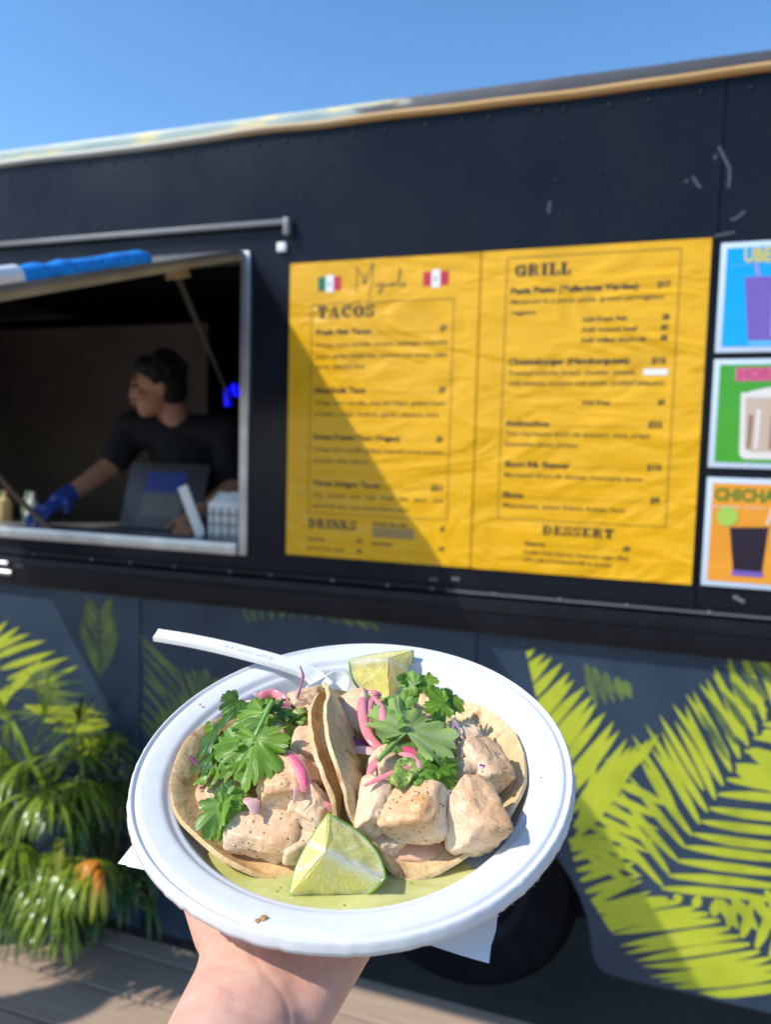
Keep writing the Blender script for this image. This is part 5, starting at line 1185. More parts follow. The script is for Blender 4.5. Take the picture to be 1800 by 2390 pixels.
# chopped green salsa lumps
m = new_mat('chopped_green_salsa', (.18, .27, .03), .22, 0, .5, 0, .2, (.6, 1, .3), .003); v = coords(m)
base(m, ramp(m, noise_n(m, v, 330, 4, .7), [(.35, (.07, .13, .02)), (.5, (.22, .30, .05)), (.7, (.46, .46, .14))])); bump(m, noise_n(m, v, 420, 4), .8, .0012); M['chop'] = m
smear([z2(440, 960, .019), z2(520, 900, .019), z2(590, 850, .018), z2(560, 800, .016)], [.003, .0055, .0065, .003], 'chopped green salsa lump above the largest chunk of the right taco', M['chop'], .0035, .6, 1, 'salsa', 'salsa_lump', 20)
smear([z1(955, 770, .016), z1(985, 850, .017), z1(940, 960, .014), z1(930, 1060, .012), z1(880, 1150, .006)], [.003, .005, .0045, .003, .002], 'chopped green salsa running down the left taco beside the onion sliver', M['chop'], .0035, .6, 3, 'salsa', 'salsa_lump', 20)
smear([z1(1110, 590, .017), z1(1130, 640, .016)], [.004, .004], 'small green salsa lump at the far end of the left taco', M['chop'], .0035, .7, 5, 'salsa', 'salsa_lump', 18)

# pickled onion
def onion_mat(name, c1, c2, tr):
    m = new_mat(name, c1, .14, 0, .5, .3, .3, (1, .4, .45), .003); nt, N, K, p = NT(m); v = coords(m)
    base(m, mix(m, noise_n(m, v, 110, 3), c1, c2)); p.inputs['Transmission Weight'].default_value = tr; p.inputs['IOR'].default_value = 1.35
    bump(m, noise_n(m, coords(m, (1, 1, 1)), 260, 3), .25, .0005); return m
M['on1'] = onion_mat('pickled_onion_pink', (.80, .17, .21), (.88, .38, .38), .10); M['on2'] = onion_mat('pickled_onion_magenta', (.55, .05, .13), (.76, .15, .22), .05); M['on4'] = onion_mat('pickled_onion_mauve', (.46, .16, .30), (.66, .38, .50), .05); M['on3'] = onion_mat('pickled_onion_pale', (.80, .42, .42), (.84, .56, .52), .15)
def onion(pts, r, m, label, flat=.45, up=(0, -.3, 1), taper=True):
    if len(pts) == 3: pts = [pts[0], pts[0].lerp(pts[1], .6) + Vector((0, 0, .0012)), pts[1] + Vector((0, 0, .0016)), pts[2]]; r *= .85; flat = min(flat, .22); up = (.5, -.6, .7)
    n_ = len(pts); rl = [r * (.35 if (k in (0, n_ - 1) and taper) else 1) for k in range(n_)]
    vs, fs = tube_data(pts, rl, seg=12, flat=flat, up=Vector(up), n=9); o = mesh_l('onion_strip', vs, fs, m); return tag(o, label, 'pickled onion', 'pickled onion strips')
onion([z2(255, 365, .021), z2(235, 450, .022), z2(245, 560, .022), z2(275, 650, .021), z2(340, 730, .019), z2(420, 755, .018)], .0026, M['on1'], 'long curved pink onion ring beside the far chicken of the right taco')
onion([z2(255, 365, .021), z2(320, 380, .021), z2(345, 395, .019), z2(300, 430, .020), z2(280, 530, .021), z2(300, 640, .0205)], .0018, M['on1'], 'inner strand of the pink onion ring in the right taco')
onion([z2(420, 745, .020), z2(520, 750, .021), z2(610, 785, .020), z2(650, 830, .018)], .0022, M['on2'], 'deep pink onion strip running right under the folded cilantro leaf')
onion([z2(110, 830, .006), z2(125, 785, .008), z2(200, 750, .011), z2(290, 760, .013), z2(350, 790, .015)], .0026, M['on3'], 'faded translucent onion arch against the right tortilla wall', .3)
onion([z2(410, 745, .019), z2(350, 800, .018), z2(300, 870, .016), z2(270, 950, .014)], .0022, M['on1'], 'pink onion strand curving down left of the pale central chunk', .4)
onion([z2(248, 985, .019), z2(330, 945, .020), z2(420, 905, .021), z2(500, 880, .021), z2(590, 840, .021)], .0014, M['on1'], 'thin straight onion strand lying over the green salsa')
onion([z2(835, 555, .013), z2(852, 620, .013), z2(810, 690, .014), z2(750, 740, .013)], .0036, M['on4'], 'mauve onion piece at the right of the pale cilantro leaf', .18, (.7, -.5, .6))
onion([z2(690, 770, .012), z2(760, 740, .013), z2(810, 700, .013)], .0035, M['on2'], 'dark magenta onion piece below the right cilantro sprig', .35)
onion([z2(740, 830, .010), z2(735, 900, .010), z2(735, 960, .010)], .0016, M['on3'], 'small pale onion sliver between the lower cilantro leaves')
onion([z1(1035, 835, .020), z1(1090, 880, .021), z1(1135, 960, .0215), z1(1155, 1030, .021), z1(1150, 1095, .019)], .0034, M['on1'], 'thick pink onion sliver lying on the white and gold chunk', .30, (.3, -.2, 1))
onion([z1(1045, 850, .0215), z1(1105, 900, .0225), z1(1148, 980, .0230), z1(1162, 1060, .0215)], .0013, M['on2'], 'deep pink rim strand of the onion sliver on the left taco')
onion([z1(860, 530, .014), z1(900, 500, .016), z1(960, 490, .016), z1(1020, 520, .016), z1(1050, 570, .015)], .0034, M['on1'], 'pink onion arch at the far end of the left taco', .3, (0, -1, .4))
onion([z1(1075, 540, .017), z1(1050, 590, .018), z1(1000, 625, .018)], .0044, M['on1'], 'broad pink onion petal behind the cilantro stem of the left taco', .25)
onion([z1(905, 700, .015), z1(915, 780, .016), z1(905, 860, .015)], .0034, M['on2'], 'dark pink onion strip under the cilantro stem of the left taco', .35)
onion([z1(940, 690, .015), z1(945, 790, .015), z1(925, 850, .014)], .0018, M['on2'], 'second dark pink onion strip right of the first under the stem')
onion([z1(790, 1130, .008), z1(835, 1185, .009), z1(845, 1240, .008)], .0042, M['on3'], 'pale pink onion stub below the large cilantro leaf', .35)
onion([z1(1290, 1165, .008), z1(1310, 1195, .009), z1(1325, 1225, .008)], .0022, M['on1'], 'small pink onion bit at the tip of the front lime wedge')
onion([z1(835, 480, .015), z1(855, 500, .016), z1(875, 520, .015)], .0018, M['on3'], 'tiny pale onion tip at the far left of the left taco')
onion([z1(970, 640, .019), z1(1000, 720, .020), z1(975, 790, .019), z1(930, 830, .018)], .0026, M['on1'], 'curved pink onion strip between the matt folded leaf and the chunk of the left taco', .3)
onion([z1(1080, 1010, .015), z1(1110, 1100, .015), z1(1090, 1170, .012)], .0020, M['on3'], 'pale onion sliver at the lower end of the thick pink one')
onion([z2(300, 400, .024), z2(360, 470, .0255), z2(370, 560, .0255), z2(330, 650, .024)], .0018, M['on1'], 'pink onion strand crossing over the grey-green leaf of the right taco')
onion([z2(470, 770, .021), z2(540, 790, .022), z2(600, 835, .0215), z2(610, 870, .021)], .0019, M['on1'], 'pink onion strand lying just behind the green salsa lump of the right taco')
onion([z2(880, 640, .008), z2(900, 720, .010), z2(880, 800, .009)], .0022, M['on3'], 'pale onion sliver between the shaded chunk and the charred one')
# purple cabbage shreds
M['cab'] = onion_mat('purple_cabbage', (.12, .015, .10), (.30, .06, .22), .0); M['cab2'] = onion_mat('purple_cabbage_pale', (.42, .16, .32), (.60, .34, .48), .0)
def shred(pts, rl, m, label, flat=.4):
    vs, fs = tube_data(pts, rl, seg=8, flat=flat, n=7, up=Vector((.3, -.5, .8))); o = mesh_l('cabbage_shred', vs, fs, m); return tag(o, label, 'cabbage', 'purple cabbage shreds')
shred([z2(105, 475, .018), z2(125, 560, .017), z2(150, 640, .015), z2(180, 680, .014)], [.0012, .0024, .0020, .0010], M['cab'], 'dark cabbage shred along the far wall of the right tortilla')
shred([z2(150, 520, .014), z2(170, 600, .014), z2(190, 680, .013), z2(270, 725, .012)], [.001, .002, .0018, .0014], M['cab'], 'second dark cabbage shred curling toward the faded onion arch')
shred([z2(210, 690, .011), z2(250, 700, .012), z2(280, 740, .010)], [.0014, .0022, .001], M['cab'], 'short dark cabbage piece at the foot of the far chicken')
shred([z1(1128, 305, .038), z1(1148, 370, .033), z1(1135, 430, .027), z1(1112, 510, .019)], [.0004, .0009, .0006, .0010], M['cab2'], 'upright thin purple shred standing above the left taco before the spoon')
shred([z1(395, 868, -.006), z1(440, 880, -.004), z1(490, 930, -.003), z1(560, 978, .0)], [.0005, .0010, .0008, .0009], M['cab'], 'thin purple shred trailing left over the left tortilla')
shred([z1(300, 912, -.012), z1(340, 908, -.011)], [.0003, .0004], M['cab2'], 'tiny pink thread on the plate wall left of the left tortilla', 1)
shred([z1(505, 1070, -.009), z1(550, 1085, -.007), z1(600, 1090, -.004)], [.0003, .0005, .0004], M['cab2'], 'fine pale thread over the mayonnaise of the left tortilla', 1)
shred([z2(860, 1425, -.0135), z2(880, 1395, -.012), z2(910, 1395, -.0125)], [.0008, .0013, .0008], M['cab'], 'small purple shred on the near edge of the right tortilla')
shred([z2(420, 1300, -.008), z2(470, 1308, -.008), z2(510, 1300, -.009)], [.0006, .0012, .0006], M['cab'], 'purple shred half hidden under the largest chunk')
shred([z2(1000, 850, .014), z2(1030, 862, .014)], [.0009, .0012], M['cab'], 'tiny purple speck stuck on the charred chicken chunk')
shred([z1(1270, 1010, .004), z1(1290, 1080, .003), z1(1310, 1140, .002)], [.001, .002, .001], M['cab'], 'dark shred in the shade beside the standing tortilla edge')

# cilantro
def cil_mat(name, c1, c2, vein):
    m = new_mat(name, c1, .38, 0, .45); nt, N, K, p = NT(m); v = coords(m); n_ = noise_n(m, v, 120, 4, .6)
    c = ramp(m, n_, [(.3, c1), (.7, c2)]); c = mix(m, mul(m, attr(m, 'vein'), .75), c, vein); base(m, c)
    bump(m, mul(m, mul(m, attr(m, 'vein'), -1.0), mul(m, noise_n(m, v, 420, 3), .5), 'ADD'), .6, .0006)
    t = N.new('ShaderNodeBsdfTranslucent'); K.new(mix(m, .5, c, (.34, .56, .04)), t.inputs[0]); s = N.new('ShaderNodeMixShader'); s.inputs[0].default_value = .36
    K.new(p.outputs[0], s.inputs[1]); K.new(t.outputs[0], s.inputs[2]); K.new(s.outputs[0], N['Material Output'].inputs[0]); return m
M['cil'] = cil_mat('cilantro_green', (.10, .23, .012), (.20, .37, .03), (.28, .46, .08)); M['cild'] = cil_mat('cilantro_dark', (.022, .085, .012), (.055, .16, .018), (.10, .24, .04)); M['cilp'] = cil_mat('cilantro_pale_underside', (.36, .52, .12), (.48, .62, .19), (.52, .62, .33)); M['cilm'] = cil_mat('cilantro_matt_green', (.13, .28, .04), (.22, .40, .07), (.34, .48, .2))
M['cilstem'] = varied('cilantro_stem', (.22, .40, .08), .35, .15, 60)
LOBES = [(-118, .62), (-70, .86), (-24, .80), (24, .92), (66, .84), (112, .66)]
def cil_leaf(p0, p1, nrm, m, label, width=1.0, seed=0, curl=.35, fold=.25, lobes=None, stem=None, name='cilantro_leaf', cleft=1.0):
    """p0: petiole, p1: tip; serrated lobed blade"""
    r2 = random.Random(seed); p0, p1 = Vector(p0), Vector(p1); y = (p1 - p0); sz = y.length / 1.0; y.normalize(); nrm = Vector(nrm); x = y.cross(nrm).normalized(); n_ = x.cross(y)
    lb = lobes or [(-112, .58), (-62, .84), (0, 1.0), (60, .84), (114, .6)]
    lb = [(a + r2.uniform(-6, 6), l * r2.uniform(.92, 1.08)) for a, l in lb]; ph = r2.uniform(0, 6)
    amx = max(l for a_, l in lb)
    def env(th):
        w = [math.exp(-((th - a_) / 34.0) ** 2) for a_, l_ in lb]; return sum(x_ * l_ for x_, (a_, l_) in zip(w, lb)) / max(sum(w), 1e-6)
    cl_ = [((lb[i][0] + lb[i + 1][0]) / 2 + r2.uniform(-4, 4), r2.uniform(.16, .36) * cleft) for i in range(len(lb) - 1)]
    def rad(th):
        e = env(th)
        for a_, dp in cl_: e *= 1 - dp * math.exp(-(abs(th - a_) / 5.5) ** 1.3)
        tp = (th / 12.5 + ph + .5 * math.sin(th * .11 + ph)) % 1.0; e *= 1 - .17 * (.5 + .5 * cleft) * (2 * abs(tp - .5)) ** 2.4
        tp = (th / 5.3 + ph) % 1.0; e *= 1 - .05 * (2 * abs(tp - .5)) ** 2
        if abs(th) > 118: e *= max(.25, 1 - (abs(th) - 118) / 48)
        return e
    NA_ = 190; fr_ = [0, .10, .25, .42, .58, .72, .84, .93, 1.0]; vs, fs, ve = [], [], []; tmax = 148
    org = Vector((0, .0, 0)); 
    for k in range(NA_ + 1):
        th = lerp(-tmax, tmax, k / NA_); rr = rad(th)
        for f_ in fr_:
            r_ = rr * f_; a = math.radians(th); lx, ly = r_ * math.sin(a) * width, r_ * math.cos(a)
            vd = min(abs(th - a_) for a_, l_ in lb); vn = math.exp(-(vd * max(f_, .25) / 2.6) ** 2) * (1 - f_ * .5)
            sub = math.exp(-((abs(math.sin((th) / 9.5 + f_ * 1.2))) / .16) ** 2) * .3 * f_
            z_ = -curl * (lx * lx + ly * ly) * .55 + fold * abs(lx) * .35 + .06 * math.sin(a * 4 + ph) * f_ * f_ + .045 * math.sin(a * 12 + ph * 2) * f_ ** 3 - .018 * vn
            z_ += .05 * noise.noise(Vector((lx * 3 + seed, ly * 3, 0)))
            vs.append(p0 + (x * lx + y * ly + n_ * z_) * sz); ve.append(min(1, vn + sub))
    q = len(fr_)
    for k in range(NA_):
        for j in range(q - 1): a = k * q + j; fs.append((a, a + 1, a + q + 1, a + q))
    o = mesh_l(name, vs, fs, m, None, p0); at = o.data.attributes.new('vein', 'FLOAT', 'POINT'); at.data.foreach_set('value', ve)
    if stem: 
        s_ = tube('leaf_stem', [Vector(q_) for q_ in stem], [.0007, .0011, .0013], M['cilstem'], o, PM)
    return tag(o, label, 'cilantro leaf', 'cilantro leaves')
C_ = cil_leaf
U3 = (.0, -.35, .95); LF = (-.35, -.35, .85)
# left taco
C_(z1(845, 760, .026), z1(728, 1090, .016), (-.2, -.35, .9), M['cil'], 'largest bright cilantro leaf draped over the left taco', 1.05, 1, .30, .10, [(-128, .62), (-92, .62), (-48, .85), (0, 1.02), (34, .92), (72, .70), (118, .55)], [z1(850, 745, .026), z1(880, 680, .028), z1(955, 530, .028)])
C_(z1(905, 600, .024), z1(615, 700, .017), (-.1, -.2, 1), M['cil'], 'long cilantro leaf pointing left above the largest one on the left taco', .72, 2, .35, .1, [(-110, .4), (-55, .7), (-12, 1.0), (30, .85), (70, .72), (115, .45)], [z1(905, 600, .024), z1(930, 570, .027), z1(955, 530, .028)])
C_(z1(920, 640, .022), z1(1130, 800, .018), (.25, -.1, 1), M['cilm'], 'matt folded cilantro leaf pointing right on the left taco', .95, 3, .8, -.3, [(-100, .6), (-50, .85), (0, 1.0), (50, .85), (100, .6)])
C_(z1(640, 1170, .008), z1(740, 1440, -.006), (-.2, -.2, 1), M['cilm'], 'flat dull cilantro leaf hanging at the near left of the left taco', .95, 4, .2, .1)
C_(z1(640, 1170, .009), z1(560, 1420, -.004), (-.5, -.1, .9), M['cil'], 'bright narrow cilantro leaf left of the dull hanging one', .55, 5, .3, .2)
C_(z1(670, 1130, .010), z1(760, 1180, .010), U3, M['cil'], 'small cilantro leaf over the pale onion stub', 1.0, 6, .4, .3)
C_(z1(640, 1090, .008), z1(575, 1150, .004), LF, M['cild'], 'small dark cilantro leaf below the largest leaf', 1.0, 7, .4, .3)
C_(z1(610, 720, .010), z1(520, 690, .004), LF, M['cild'], 'dark cilantro tuft at the upper left of the left taco', 1.3, 8, .5, .4)
C_(z1(600, 850, .008), z1(520, 790, .000), LF, M['cild'], 'dark cilantro sprig left of the largest leaf, upper one', 1.0, 9, .5, .5)
C_(z1(610, 900, .006), z1(525, 850, -.002), LF, M['cil'], 'cilantro sprig left of the largest leaf, middle one', 1.1, 10, .5, .5)
C_(z1(620, 960, .006), z1(560, 985, -.002), LF, M['cil'], 'cilantro sprig left of the largest leaf, lowest one', 1.1, 11, .5, .5)
C_(z1(690, 840, .020), z1(575, 745, .014), (-.4, -.5, .7), M['cilm'], 'narrow grey-green cilantro leaf over the left side of the left taco', .45, 12, .3, .5)
C_(z1(830, 560, .018), z1(810, 500, .016), U3, M['cild'], 'small dark cilantro leaf at the far end of the left taco', 1.2, 13, .4, .3)
C_(z1(990, 590, .022), z1(1085, 500, .020), (.1, -.4, .9), M['cild'], 'dark crinkled cilantro leaf beside the upright purple shred', .8, 14, .5, .5)
C_(z1(960, 560, .022), z1(870, 560, .018), U3, M['cild'], 'dark cilantro leaf under the top of the stem', .6, 15, .5, .4)
C_(z1(760, 740, .019), z1(830, 690, .018), U3, M['cild'], 'dark cilantro leaf in the gap between the two long leaves', 1.1, 16, .4, .3)
C_(z1(960, 880, .012), z1(965, 990, .008), (.3, -.2, .9), M['cild'], 'dark cilantro leaf in shade right of the largest leaf', .9, 17, .5, .3)
C_(z1(730, 590, .014), z1(740, 560, .013), U3, M['cil'], 'tiny cilantro leaf behind the long left-pointing leaf', 2.0, 18, .4, .4)
C_(z1(1095, 640, .017), z1(1130, 560, .016), U3, M['cil'], 'small bright cilantro leaf on the far salsa lump', .8, 19, .4, .4)
# right taco
C_(z2(520, 635, .0245), z2(595, 430, .020), (.0, -.75, .65), M['cilp'], 'large pale cilantro leaf showing its underside on the right taco', .80, 21, .15, .05, [(-108, .72), (-60, .86), (-18, .96), (24, 1.0), (68, 1.08), (112, 1.0)], [z2(520, 645, .0245), z2(430, 720, .024), z2(340, 820, .022)], cleft=.55)
C_(z2(435, 640, .022), z2(300, 530, .018), (-.15, -.75, .6), M['cilm'], 'grey-green cilantro leaf left of the large pale one', .62, 22, .2, .1)
C_(z2(480, 490, .019), z2(345, 425, .016), (-.1, -.6, .75), M['cilm'], 'dark-veined cilantro leaf above the pink onion ring', .9, 23, .3, .2)
C_(z2(770, 450, .020), z2(640, 470, .021), (0, -.6, .8), M['cil'], 'bright cilantro leaf right of the pale one', 1.1, 24, .2, .15)
C_(z2(580, 330, .018), z2(460, 300, .018), (0, -.7, .7), M['cil'], 'topmost bright cilantro leaf below the far lime wedge', .9, 25, .4, .3)
C_(z2(580, 320, .017), z2(690, 330, .016), (.1, -.7, .7), M['cild'], 'dark cilantro leaf at the top right of the right taco', .9, 26, .5, .4)
C_(z2(600, 380, .014), z2(500, 350, .014), U3, M['cild'], 'dark cilantro leaf tucked behind the topmost bright one', 1.2, 27, .4, .4)
C_(z2(760, 420, .015), z2(880, 490, .008), (.3, -.4, .8), M['cild'], 'dark crinkled cilantro leaf at the far right of the right taco', 1.0, 28, .5, .5)
C_(z2(730, 400, .017), z2(800, 370, .014), (.2, -.5, .8), M['cil'], 'bright cilantro leaf behind the dark crinkled one', 1.0, 29, .4, .4)
C_(z2(700, 540, .013), z2(800, 560, .009), (.2, -.4, .9), M['cil'], 'cilantro leaf between the pale leaf and the mauve onion', 1.0, 30, .4, .3)
C_(z2(450, 710, .024), z2(760, 730, .019), (.1, -.15, 1), M['cilm'], 'long folded cilantro leaf below the pale one', .42, 31, .5, -.8, [(-100, .5), (-45, .75), (0, 1.0), (20, .95), (55, .7), (100, .5)])
C_(z2(700, 870, .019), z2(830, 760, .017), (0, -.3, 1), M['cil'], 'cilantro sprig pointing up right over the lower salsa', .6, 32, .4, .4, None, [z2(700, 870, .019), z2(660, 890, .019), z2(590, 930, .0185)])
C_(z2(740, 840, .018), z2(880, 830, .015), (.1, -.3, 1), M['cil'], 'cilantro leaf pointing right beside the lower sprig', .55, 33, .5, .5)
C_(z2(610, 880, .0205), z2(700, 1010, .017), (0, -.35, .95), M['cil'], 'broad cilantro leaf on the top edge of the largest chunk', 1.0, 34, .5, .2)
C_(z2(760, 890, .017), z2(830, 1010, .013), (.2, -.3, .95), M['cil'], 'cilantro leaf hanging between the largest and the upright chunk', .9, 35, .4, .3)
C_(z2(640, 850, .019), z2(590, 920, .020), (-.1, -.3, .95), M['cild'], 'dark cilantro fragment on the green salsa of the right taco', 1.1, 36, .4, .4)
EXTRA = [(z1(800, 870, .021), z1(690, 800, .018), M['cil'], 'bright cilantro leaflet over the upper left edge of the largest leaf'), (z1(880, 800, .024), z1(960, 900, .018), M['cild'], 'dark cilantro leaflet at the right shoulder of the largest leaf'),
 (z1(560, 690, .008), z1(530, 760, .001), M['cil'], 'small cilantro leaflet hanging over the left tortilla at the upper left'), (z1(740, 520, .013), z1(640, 600, .011), M['cild'], 'dark cilantro leaflet at the far edge of the left taco'),
 (z1(690, 1090, .011), z1(620, 1130, .006), M['cild'], 'dark cilantro leaflet just under the tip of the largest leaf'), (z1(880, 560, .021), z1(800, 610, .020), M['cil'], 'bright leaflet beside the top of the left stem'),
 (z2(500, 300, .019), z2(560, 250, .019), M['cild'], 'dark leaflet at the very top of the right garnish'), (z2(640, 300, .018), z2(700, 390, .015), M['cil'], 'bright leaflet between the two top right leaves'),
 (z2(830, 430, .012), z2(890, 520, .006), M['cil'], 'bright leaflet at the right end of the garnish'), (z2(690, 560, .018), z2(760, 640, .012), M['cild'], 'dark leaflet below the right lobe of the pale leaf'),
 (z2(430, 480, .020), z2(400, 380, .019), M['cild'], 'dark leaflet above the grey-green leaf by the onion ring'), (z2(560, 930, .020), z2(610, 830, .021), M['cil'], 'bright leaflet rising from the green salsa of the right taco')]
for k, (p0_, p1_, m_, lb_) in enumerate(EXTRA): C_(p0_, p1_, (rnd.uniform(-.4, .4), rnd.uniform(-.7, -.2), .8), m_, lb_, rnd.uniform(.7, 1.1), 50 + k, .5, .4)
tag(tube('cilantro_sprig', [z2(785, 590, .014), z2(820, 640, .014), z2(862, 700, .011)], [.0006, .0010, .0008], M['cilstem'], None, PM), 'thin green stem by the mauve onion piece', 'cilantro stem')

# lime wedges: an eighth of a lime, cut corner up
m = new_mat('lime_flesh', (.66, .66, .16), .14, 0, .5, .3, .4, (1, 1, .3), .006); nt, N, K, p = NT(m)
seg_ = attr(m, 'pith'); v = coords(m)
cb = N.new('ShaderNodeCombineXYZ'); K.new(mul(m, attr(m, 'rr'), 5.0), cb.inputs[0]); K.new(mul(m, attr(m, 'aa'), 17.0), cb.inputs[1])
ves = noise_n(m, cb.outputs[0], 1.6, 3, .5, .3)
c = ramp(m, ves, [(.3, (.72, .62, .10)), (.55, (.86, .76, .24)), (.75, (.95, .88, .52))]); c = mix(m, seg_, c, (.84, .80, .60)); base(m, c); p.inputs['Transmission Weight'].default_value = .0
bump(m, ves, .5, .0009); roughn(m, ramp(m, ves, [(.35, .10), (.65, .35)])); M['lflesh'] = m
m = new_mat('lime_peel', (.22, .42, .03), .32, 0, .5, .2); v = coords(m); base(m, ramp(m, noise_n(m, v, 70, 3), [(.3, (.14, .32, .02)), (.7, (.36, .52, .06))])); bump(m, voro(m, v, 900), .4, .0004); M['lpeel'] = m
def lime(c, A, B, C, label, pithaxis=2, seed=0):
    c = Vector(c); A, B, C = Vector(A), Vector(B), Vector(C); ax3 = (A, B, C)
    vs, fs, pi_ = [], [], []
    n1_, n2_ = 30, 24; EX = .80; rad_, ang_ = [], []
    for q, (a, b, third) in enumerate(((A, B, C), (B, C, A), (C, A, B))):     # quarter-disc cut faces
        i0 = len(vs)
        for i in range(n1_ + 1):
            th = i / n1_ * math.pi / 2
            for j in range(n2_ + 1):
                r_ = (j / n2_)
                p = a * math.cos(th) ** EX * r_ + b * math.sin(th) ** EX * r_
                # flesh slightly sunken between membranes
                ax_in = pithaxis in (q, (q + 1) % 3); eq = not ax_in
                if eq: ph_ = (th / (math.pi / 2) * 2.4 + .2) % 1; mem = math.exp(-(min(ph_, 1 - ph_) * r_ / .07) ** 2)
                else:
                    da = (math.sin(th) if pithaxis == q else math.cos(th)) * r_; mem = math.exp(-(da / .12) ** 2); mem = max(mem, .55 * math.exp(-((th - .75 + .1 * math.sin(r_ * 5)) * r_ / .035) ** 2) * .5)
                rim = 1 / (1 + math.exp(-(r_ - .955) * 90)); pv = max(mem, rim * .9, math.exp(-(r_ / .07) ** 2))
                dep = -.0007 * (1 - pv) * (0 if r_ < .03 else 1) + .0007 * noise.noise((p + c) * 160 + Vector((seed, q, 0))) * (1 - rim)
                vs.append(c + p - third.normalized() * dep); pi_.append(pv); rad_.append(r_ + q * 3); ang_.append(th + q * 2.3)
        for i in range(n1_):
            for j in range(n2_): a_ = i0 + i * (n2_ + 1) + j; fs.append((a_, a_ + 1, a_ + n2_ + 2, a_ + n2_ + 1))
    o = empty('lime_wedge', PM @ c, label, 'lime wedge', 'lime wedges'); ob = mesh('flesh', vs, fs, M['lflesh'], o, PM)
    
    for nm_, vl_ in (('pith', pi_), ('rr', rad_), ('aa', ang_)): at = ob.data.attributes.new(nm_, 'FLOAT', 'POINT'); at.data.foreach_set('value', vl_)
    vs, fs = [], []; n_ = 24
    for i in range(n_ + 1):
        for j in range(n_ + 1):
            u_ = i / n_ * math.pi / 2; w_ = j / n_ * math.pi / 2; k = 1.0 + .012 * noise.noise(Vector((i * .3, j * .3, seed)))
            vs.append(c + (A * math.cos(u_) ** EX * math.cos(w_) ** EX + B * math.sin(u_) ** EX * math.cos(w_) ** EX + C * math.sin(w_) ** EX) * k * 1.008)
    for i in range(n_):
        for j in range(n_): a_ = i * (n_ + 1) + j; fs.append((a_, a_ + 1, a_ + n_ + 2, a_ + n_ + 1))
    pe = mesh('peel', vs, fs, M['lpeel'], o, PM); md = pe.modifiers.new('t', 'SOLIDIFY'); md.thickness = .0014; md.offset = 0
    return o
def camtri(c, vecs, k):
    out = []
    for v_ in vecs: w_ = (MC @ Vector(v_)) * k; out.append(Vector((w_.dot(PU), w_.dot(PV), w_.dot(PN))))
    return out
cF = z1(1290, 1470, .0145); A, B, C = camtri(cF, ((-.0005, -.0080, .0194), (-.0163, .0229, .0090), (.0248, .0150, .0068)), 1.0)
lime(cF, A, B, C, 'cut lime wedge lying in the green salsa at the front of the plate', 2, 1)
cB = z2(408, 155, .0135); A, B, C = camtri(cB, ((-.0250, .0045, .0170), (.0160, -.0008, .0215), (.0010, .0265, .0075)), 1.0)
lime(cB, A, B, C, 'cut lime wedge standing behind the tacos at the far side of the plate', 0, 5)

# spoon
m = new_mat('white_bioplastic', (.80, .79, .76), .33, 0, .45, 0, .1, (1, .9, .8), .002); bump(m, noise_n(m, coords(m), 260, 3), .08, .0004); M['bio'] = m
spc = [z1(1290, 440, -.006), z1(1225, 370, -.002), z1(1150, 322, .002), z1(1000, 270, .0065), z1(850, 228, .0095), z1(650, 178, .0125), z1(430, 132, .0150), z1(222, 98, .0165)]
P = smoothpath(spc, 10); vs, fs = [], []; mN = len(P)
secs = []
for i, p in enumerate(P):
    t = (P[min(i + 1, mN - 1)] - P[max(i - 1, 0)]).normalized(); f_ = i / (mN - 1); w = .0052 - .0006 * f_ if f_ > .30 else lerp(.0068, .0050, f_ / .30)
    up = Vector((-.1, -.25, 1)); up = (up - t * up.dot(t)).normalized(); s = t.cross(up).normalized()
    d = .0030 if f_ > .3 else lerp(.0008, .0030, f_ / .3)
    sec = [(-w, -d * 1.15), (-w * .88, -d * .15), (-w * .78, .0002), (-w * .66, -.0004), (w * .66, -.0004), (w * .78, .0002), (w * .88, -d * .15), (w, -d * 1.15), (w * .86, -d * 1.15), (w * .62, -.0014), (-w * .62, -.0014), (-w * .86, -d * 1.15)]
    for a, b in sec: vs.append(p + s * a + up * b)
    secs.append((p, t, s, up))
q = 12
for i in range(mN - 1):
    for j in range(q): a, b = i * q + j, i * q + (j + 1) % q; fs.append((a, b, b + q, a + q))
fs.append(tuple(range(q))[::-1]); fs.append(tuple((mN - 1) * q + j for j in range(q)))
spoon = empty('spoon', PM @ z1(1290, 440, -.006), 'white compostable plastic spoon resting on the far left rim of the plate', 'spoon')
hdl = mesh('handle', vs, fs, M['bio'], spoon, PM, True, 28)
# bowl of the spoon
b0 = z1(1275, 425, -.0055); b1 = z1(1395, 560, -.014); ax_y = (b1 - b0); ln_ = ax_y.length * 1.05; ax_y.normalize(); ax_x = ax_y.cross(Vector((0, .0, 1))).normalized(); ax_z = ax_x.cross(ax_y)
vs, fs = [], []; n_, k2 = 26, 16
for i in range(n_ + 1):
    t = i / n_; w = .0175 * (math.sin(math.pi * min(1, .12 + .88 * t) ** .85)) ** .75 + .0006
    for j in range(k2 + 1):
        s = j / k2 * 2 - 1; dep = -.0075 * (1 - s * s) * math.sin(math.pi * min(1, t * .96 + .02)) ** .7
        vs.append(b0 + ax_y * (t * ln_ - .004) + ax_x * s * w + ax_z * (dep + .002))
for i in range(n_):
    for j in range(k2): a = i * (k2 + 1) + j; fs.append((a, a + 1, a + k2 + 2, a + k2 + 1))
bo = mesh('bowl', vs, fs, M['bio'], spoon, PM); md = bo.modifiers.new('t', 'SOLIDIFY'); md.thickness = .0011; md.offset = 0
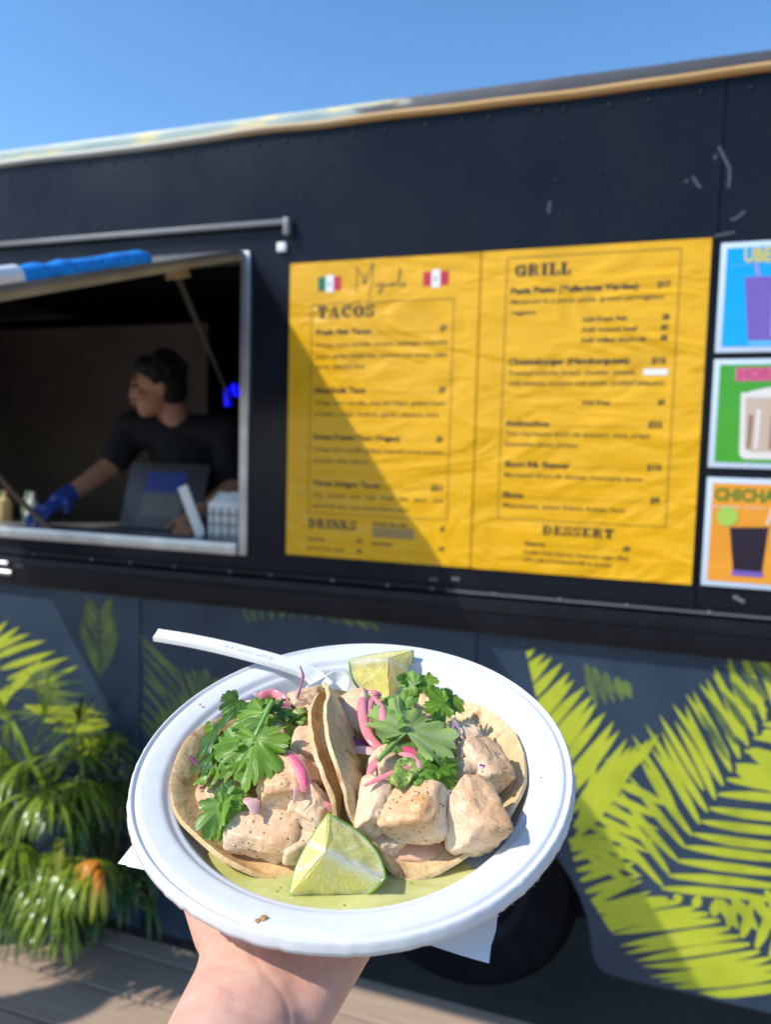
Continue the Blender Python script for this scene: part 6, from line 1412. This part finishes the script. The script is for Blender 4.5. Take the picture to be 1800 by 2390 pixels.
# embossed lettering, read from the far side
cu = bpy.data.curves.new('tmp', 'FONT'); cu.body = 'COMPOSTABLE ©'[::1]; cu.size = .0042; cu.extrude = .00010; cu.offset = .00003; cu.resolution_u = 2; cu.align_x = 'CENTER'; cu.align_y = 'CENTER'
to = bpy.data.objects.new('tmp', cu); col.objects.link(to); cu.materials.append(M['bio']); bpy.context.view_layer.update(); em_ = bpy.data.meshes.new_from_object(to.evaluated_get(bpy.context.evaluated_depsgraph_get())); bpy.data.objects.remove(to); em_.materials.clear()
ii = min(range(mN), key=lambda i: abs((P[i] - z1(795, 210, .010)).length)); p, t, s, up = secs[ii]
xx = t * -1 ; yy = up.cross(xx)
xx = t; yy = up.cross(xx)
mt = Matrix((xx, yy, up)).transposed().to_4x4(); mt.translation = p + up * .00033; link('embossed_text', em_, M['bio'], hdl, PM @ mt, False)
# crumbs on the rim
M['crumb'] = varied('tortilla_crumb', (.42, .22, .08), .7, .4, 400)
for i, (x_, y_, r_, lab) in enumerate(((585, 315, .0013, 'brown crumb on the near rim, left one of the near pair'), (607, 305, .0017, 'brown crumb on the near rim, right one of the near pair'))):
    bm = bmesh.new(); uvs(bm, (0, 0, 0), (r_, r_ * .8, r_ * .5), seg=10)
    for v_ in bm.verts: v_.co *= 1 + .5 * noise.noise(v_.co * 900 + Vector((i, 0, 0)))
    o = from_bm('crumb', bm, M['crumb'], None, PM @ Matrix.Translation(z7(x_, y_, .0004)), True); tag(o, lab, 'crumb', 'crumbs on the plate rim')
for i, (c, r_, lab) in enumerate(((z1(500, 548, .0006), .0009, 'brown crumb on the far left rim of the plate'), (z2(1398, 928, -.0008), .0005, 'dark speck on the right rim of the plate'), (z2(1040, 625, -.0140), .0024, 'reddish scrap on the far part of the right tortilla'), (z2(1170, 680, -.0138), .0016, 'small reddish scrap right of the larger one on the right tortilla'), (z2(1090, 1060, -.0135), .0022, 'dark red scrap beside the upright chicken chunk'))):
    bm = bmesh.new(); uvs(bm, (0, 0, 0), (r_, r_ * .7, r_ * .5), seg=10)
    for v_ in bm.verts: v_.co *= 1 + .7 * noise.noise(v_.co * 700 + Vector((i, 3, 0)))
    o = from_bm('crumb', bm, M['crumb'], None, PM @ Matrix.Translation(c), True); tag(o, lab, 'crumb')
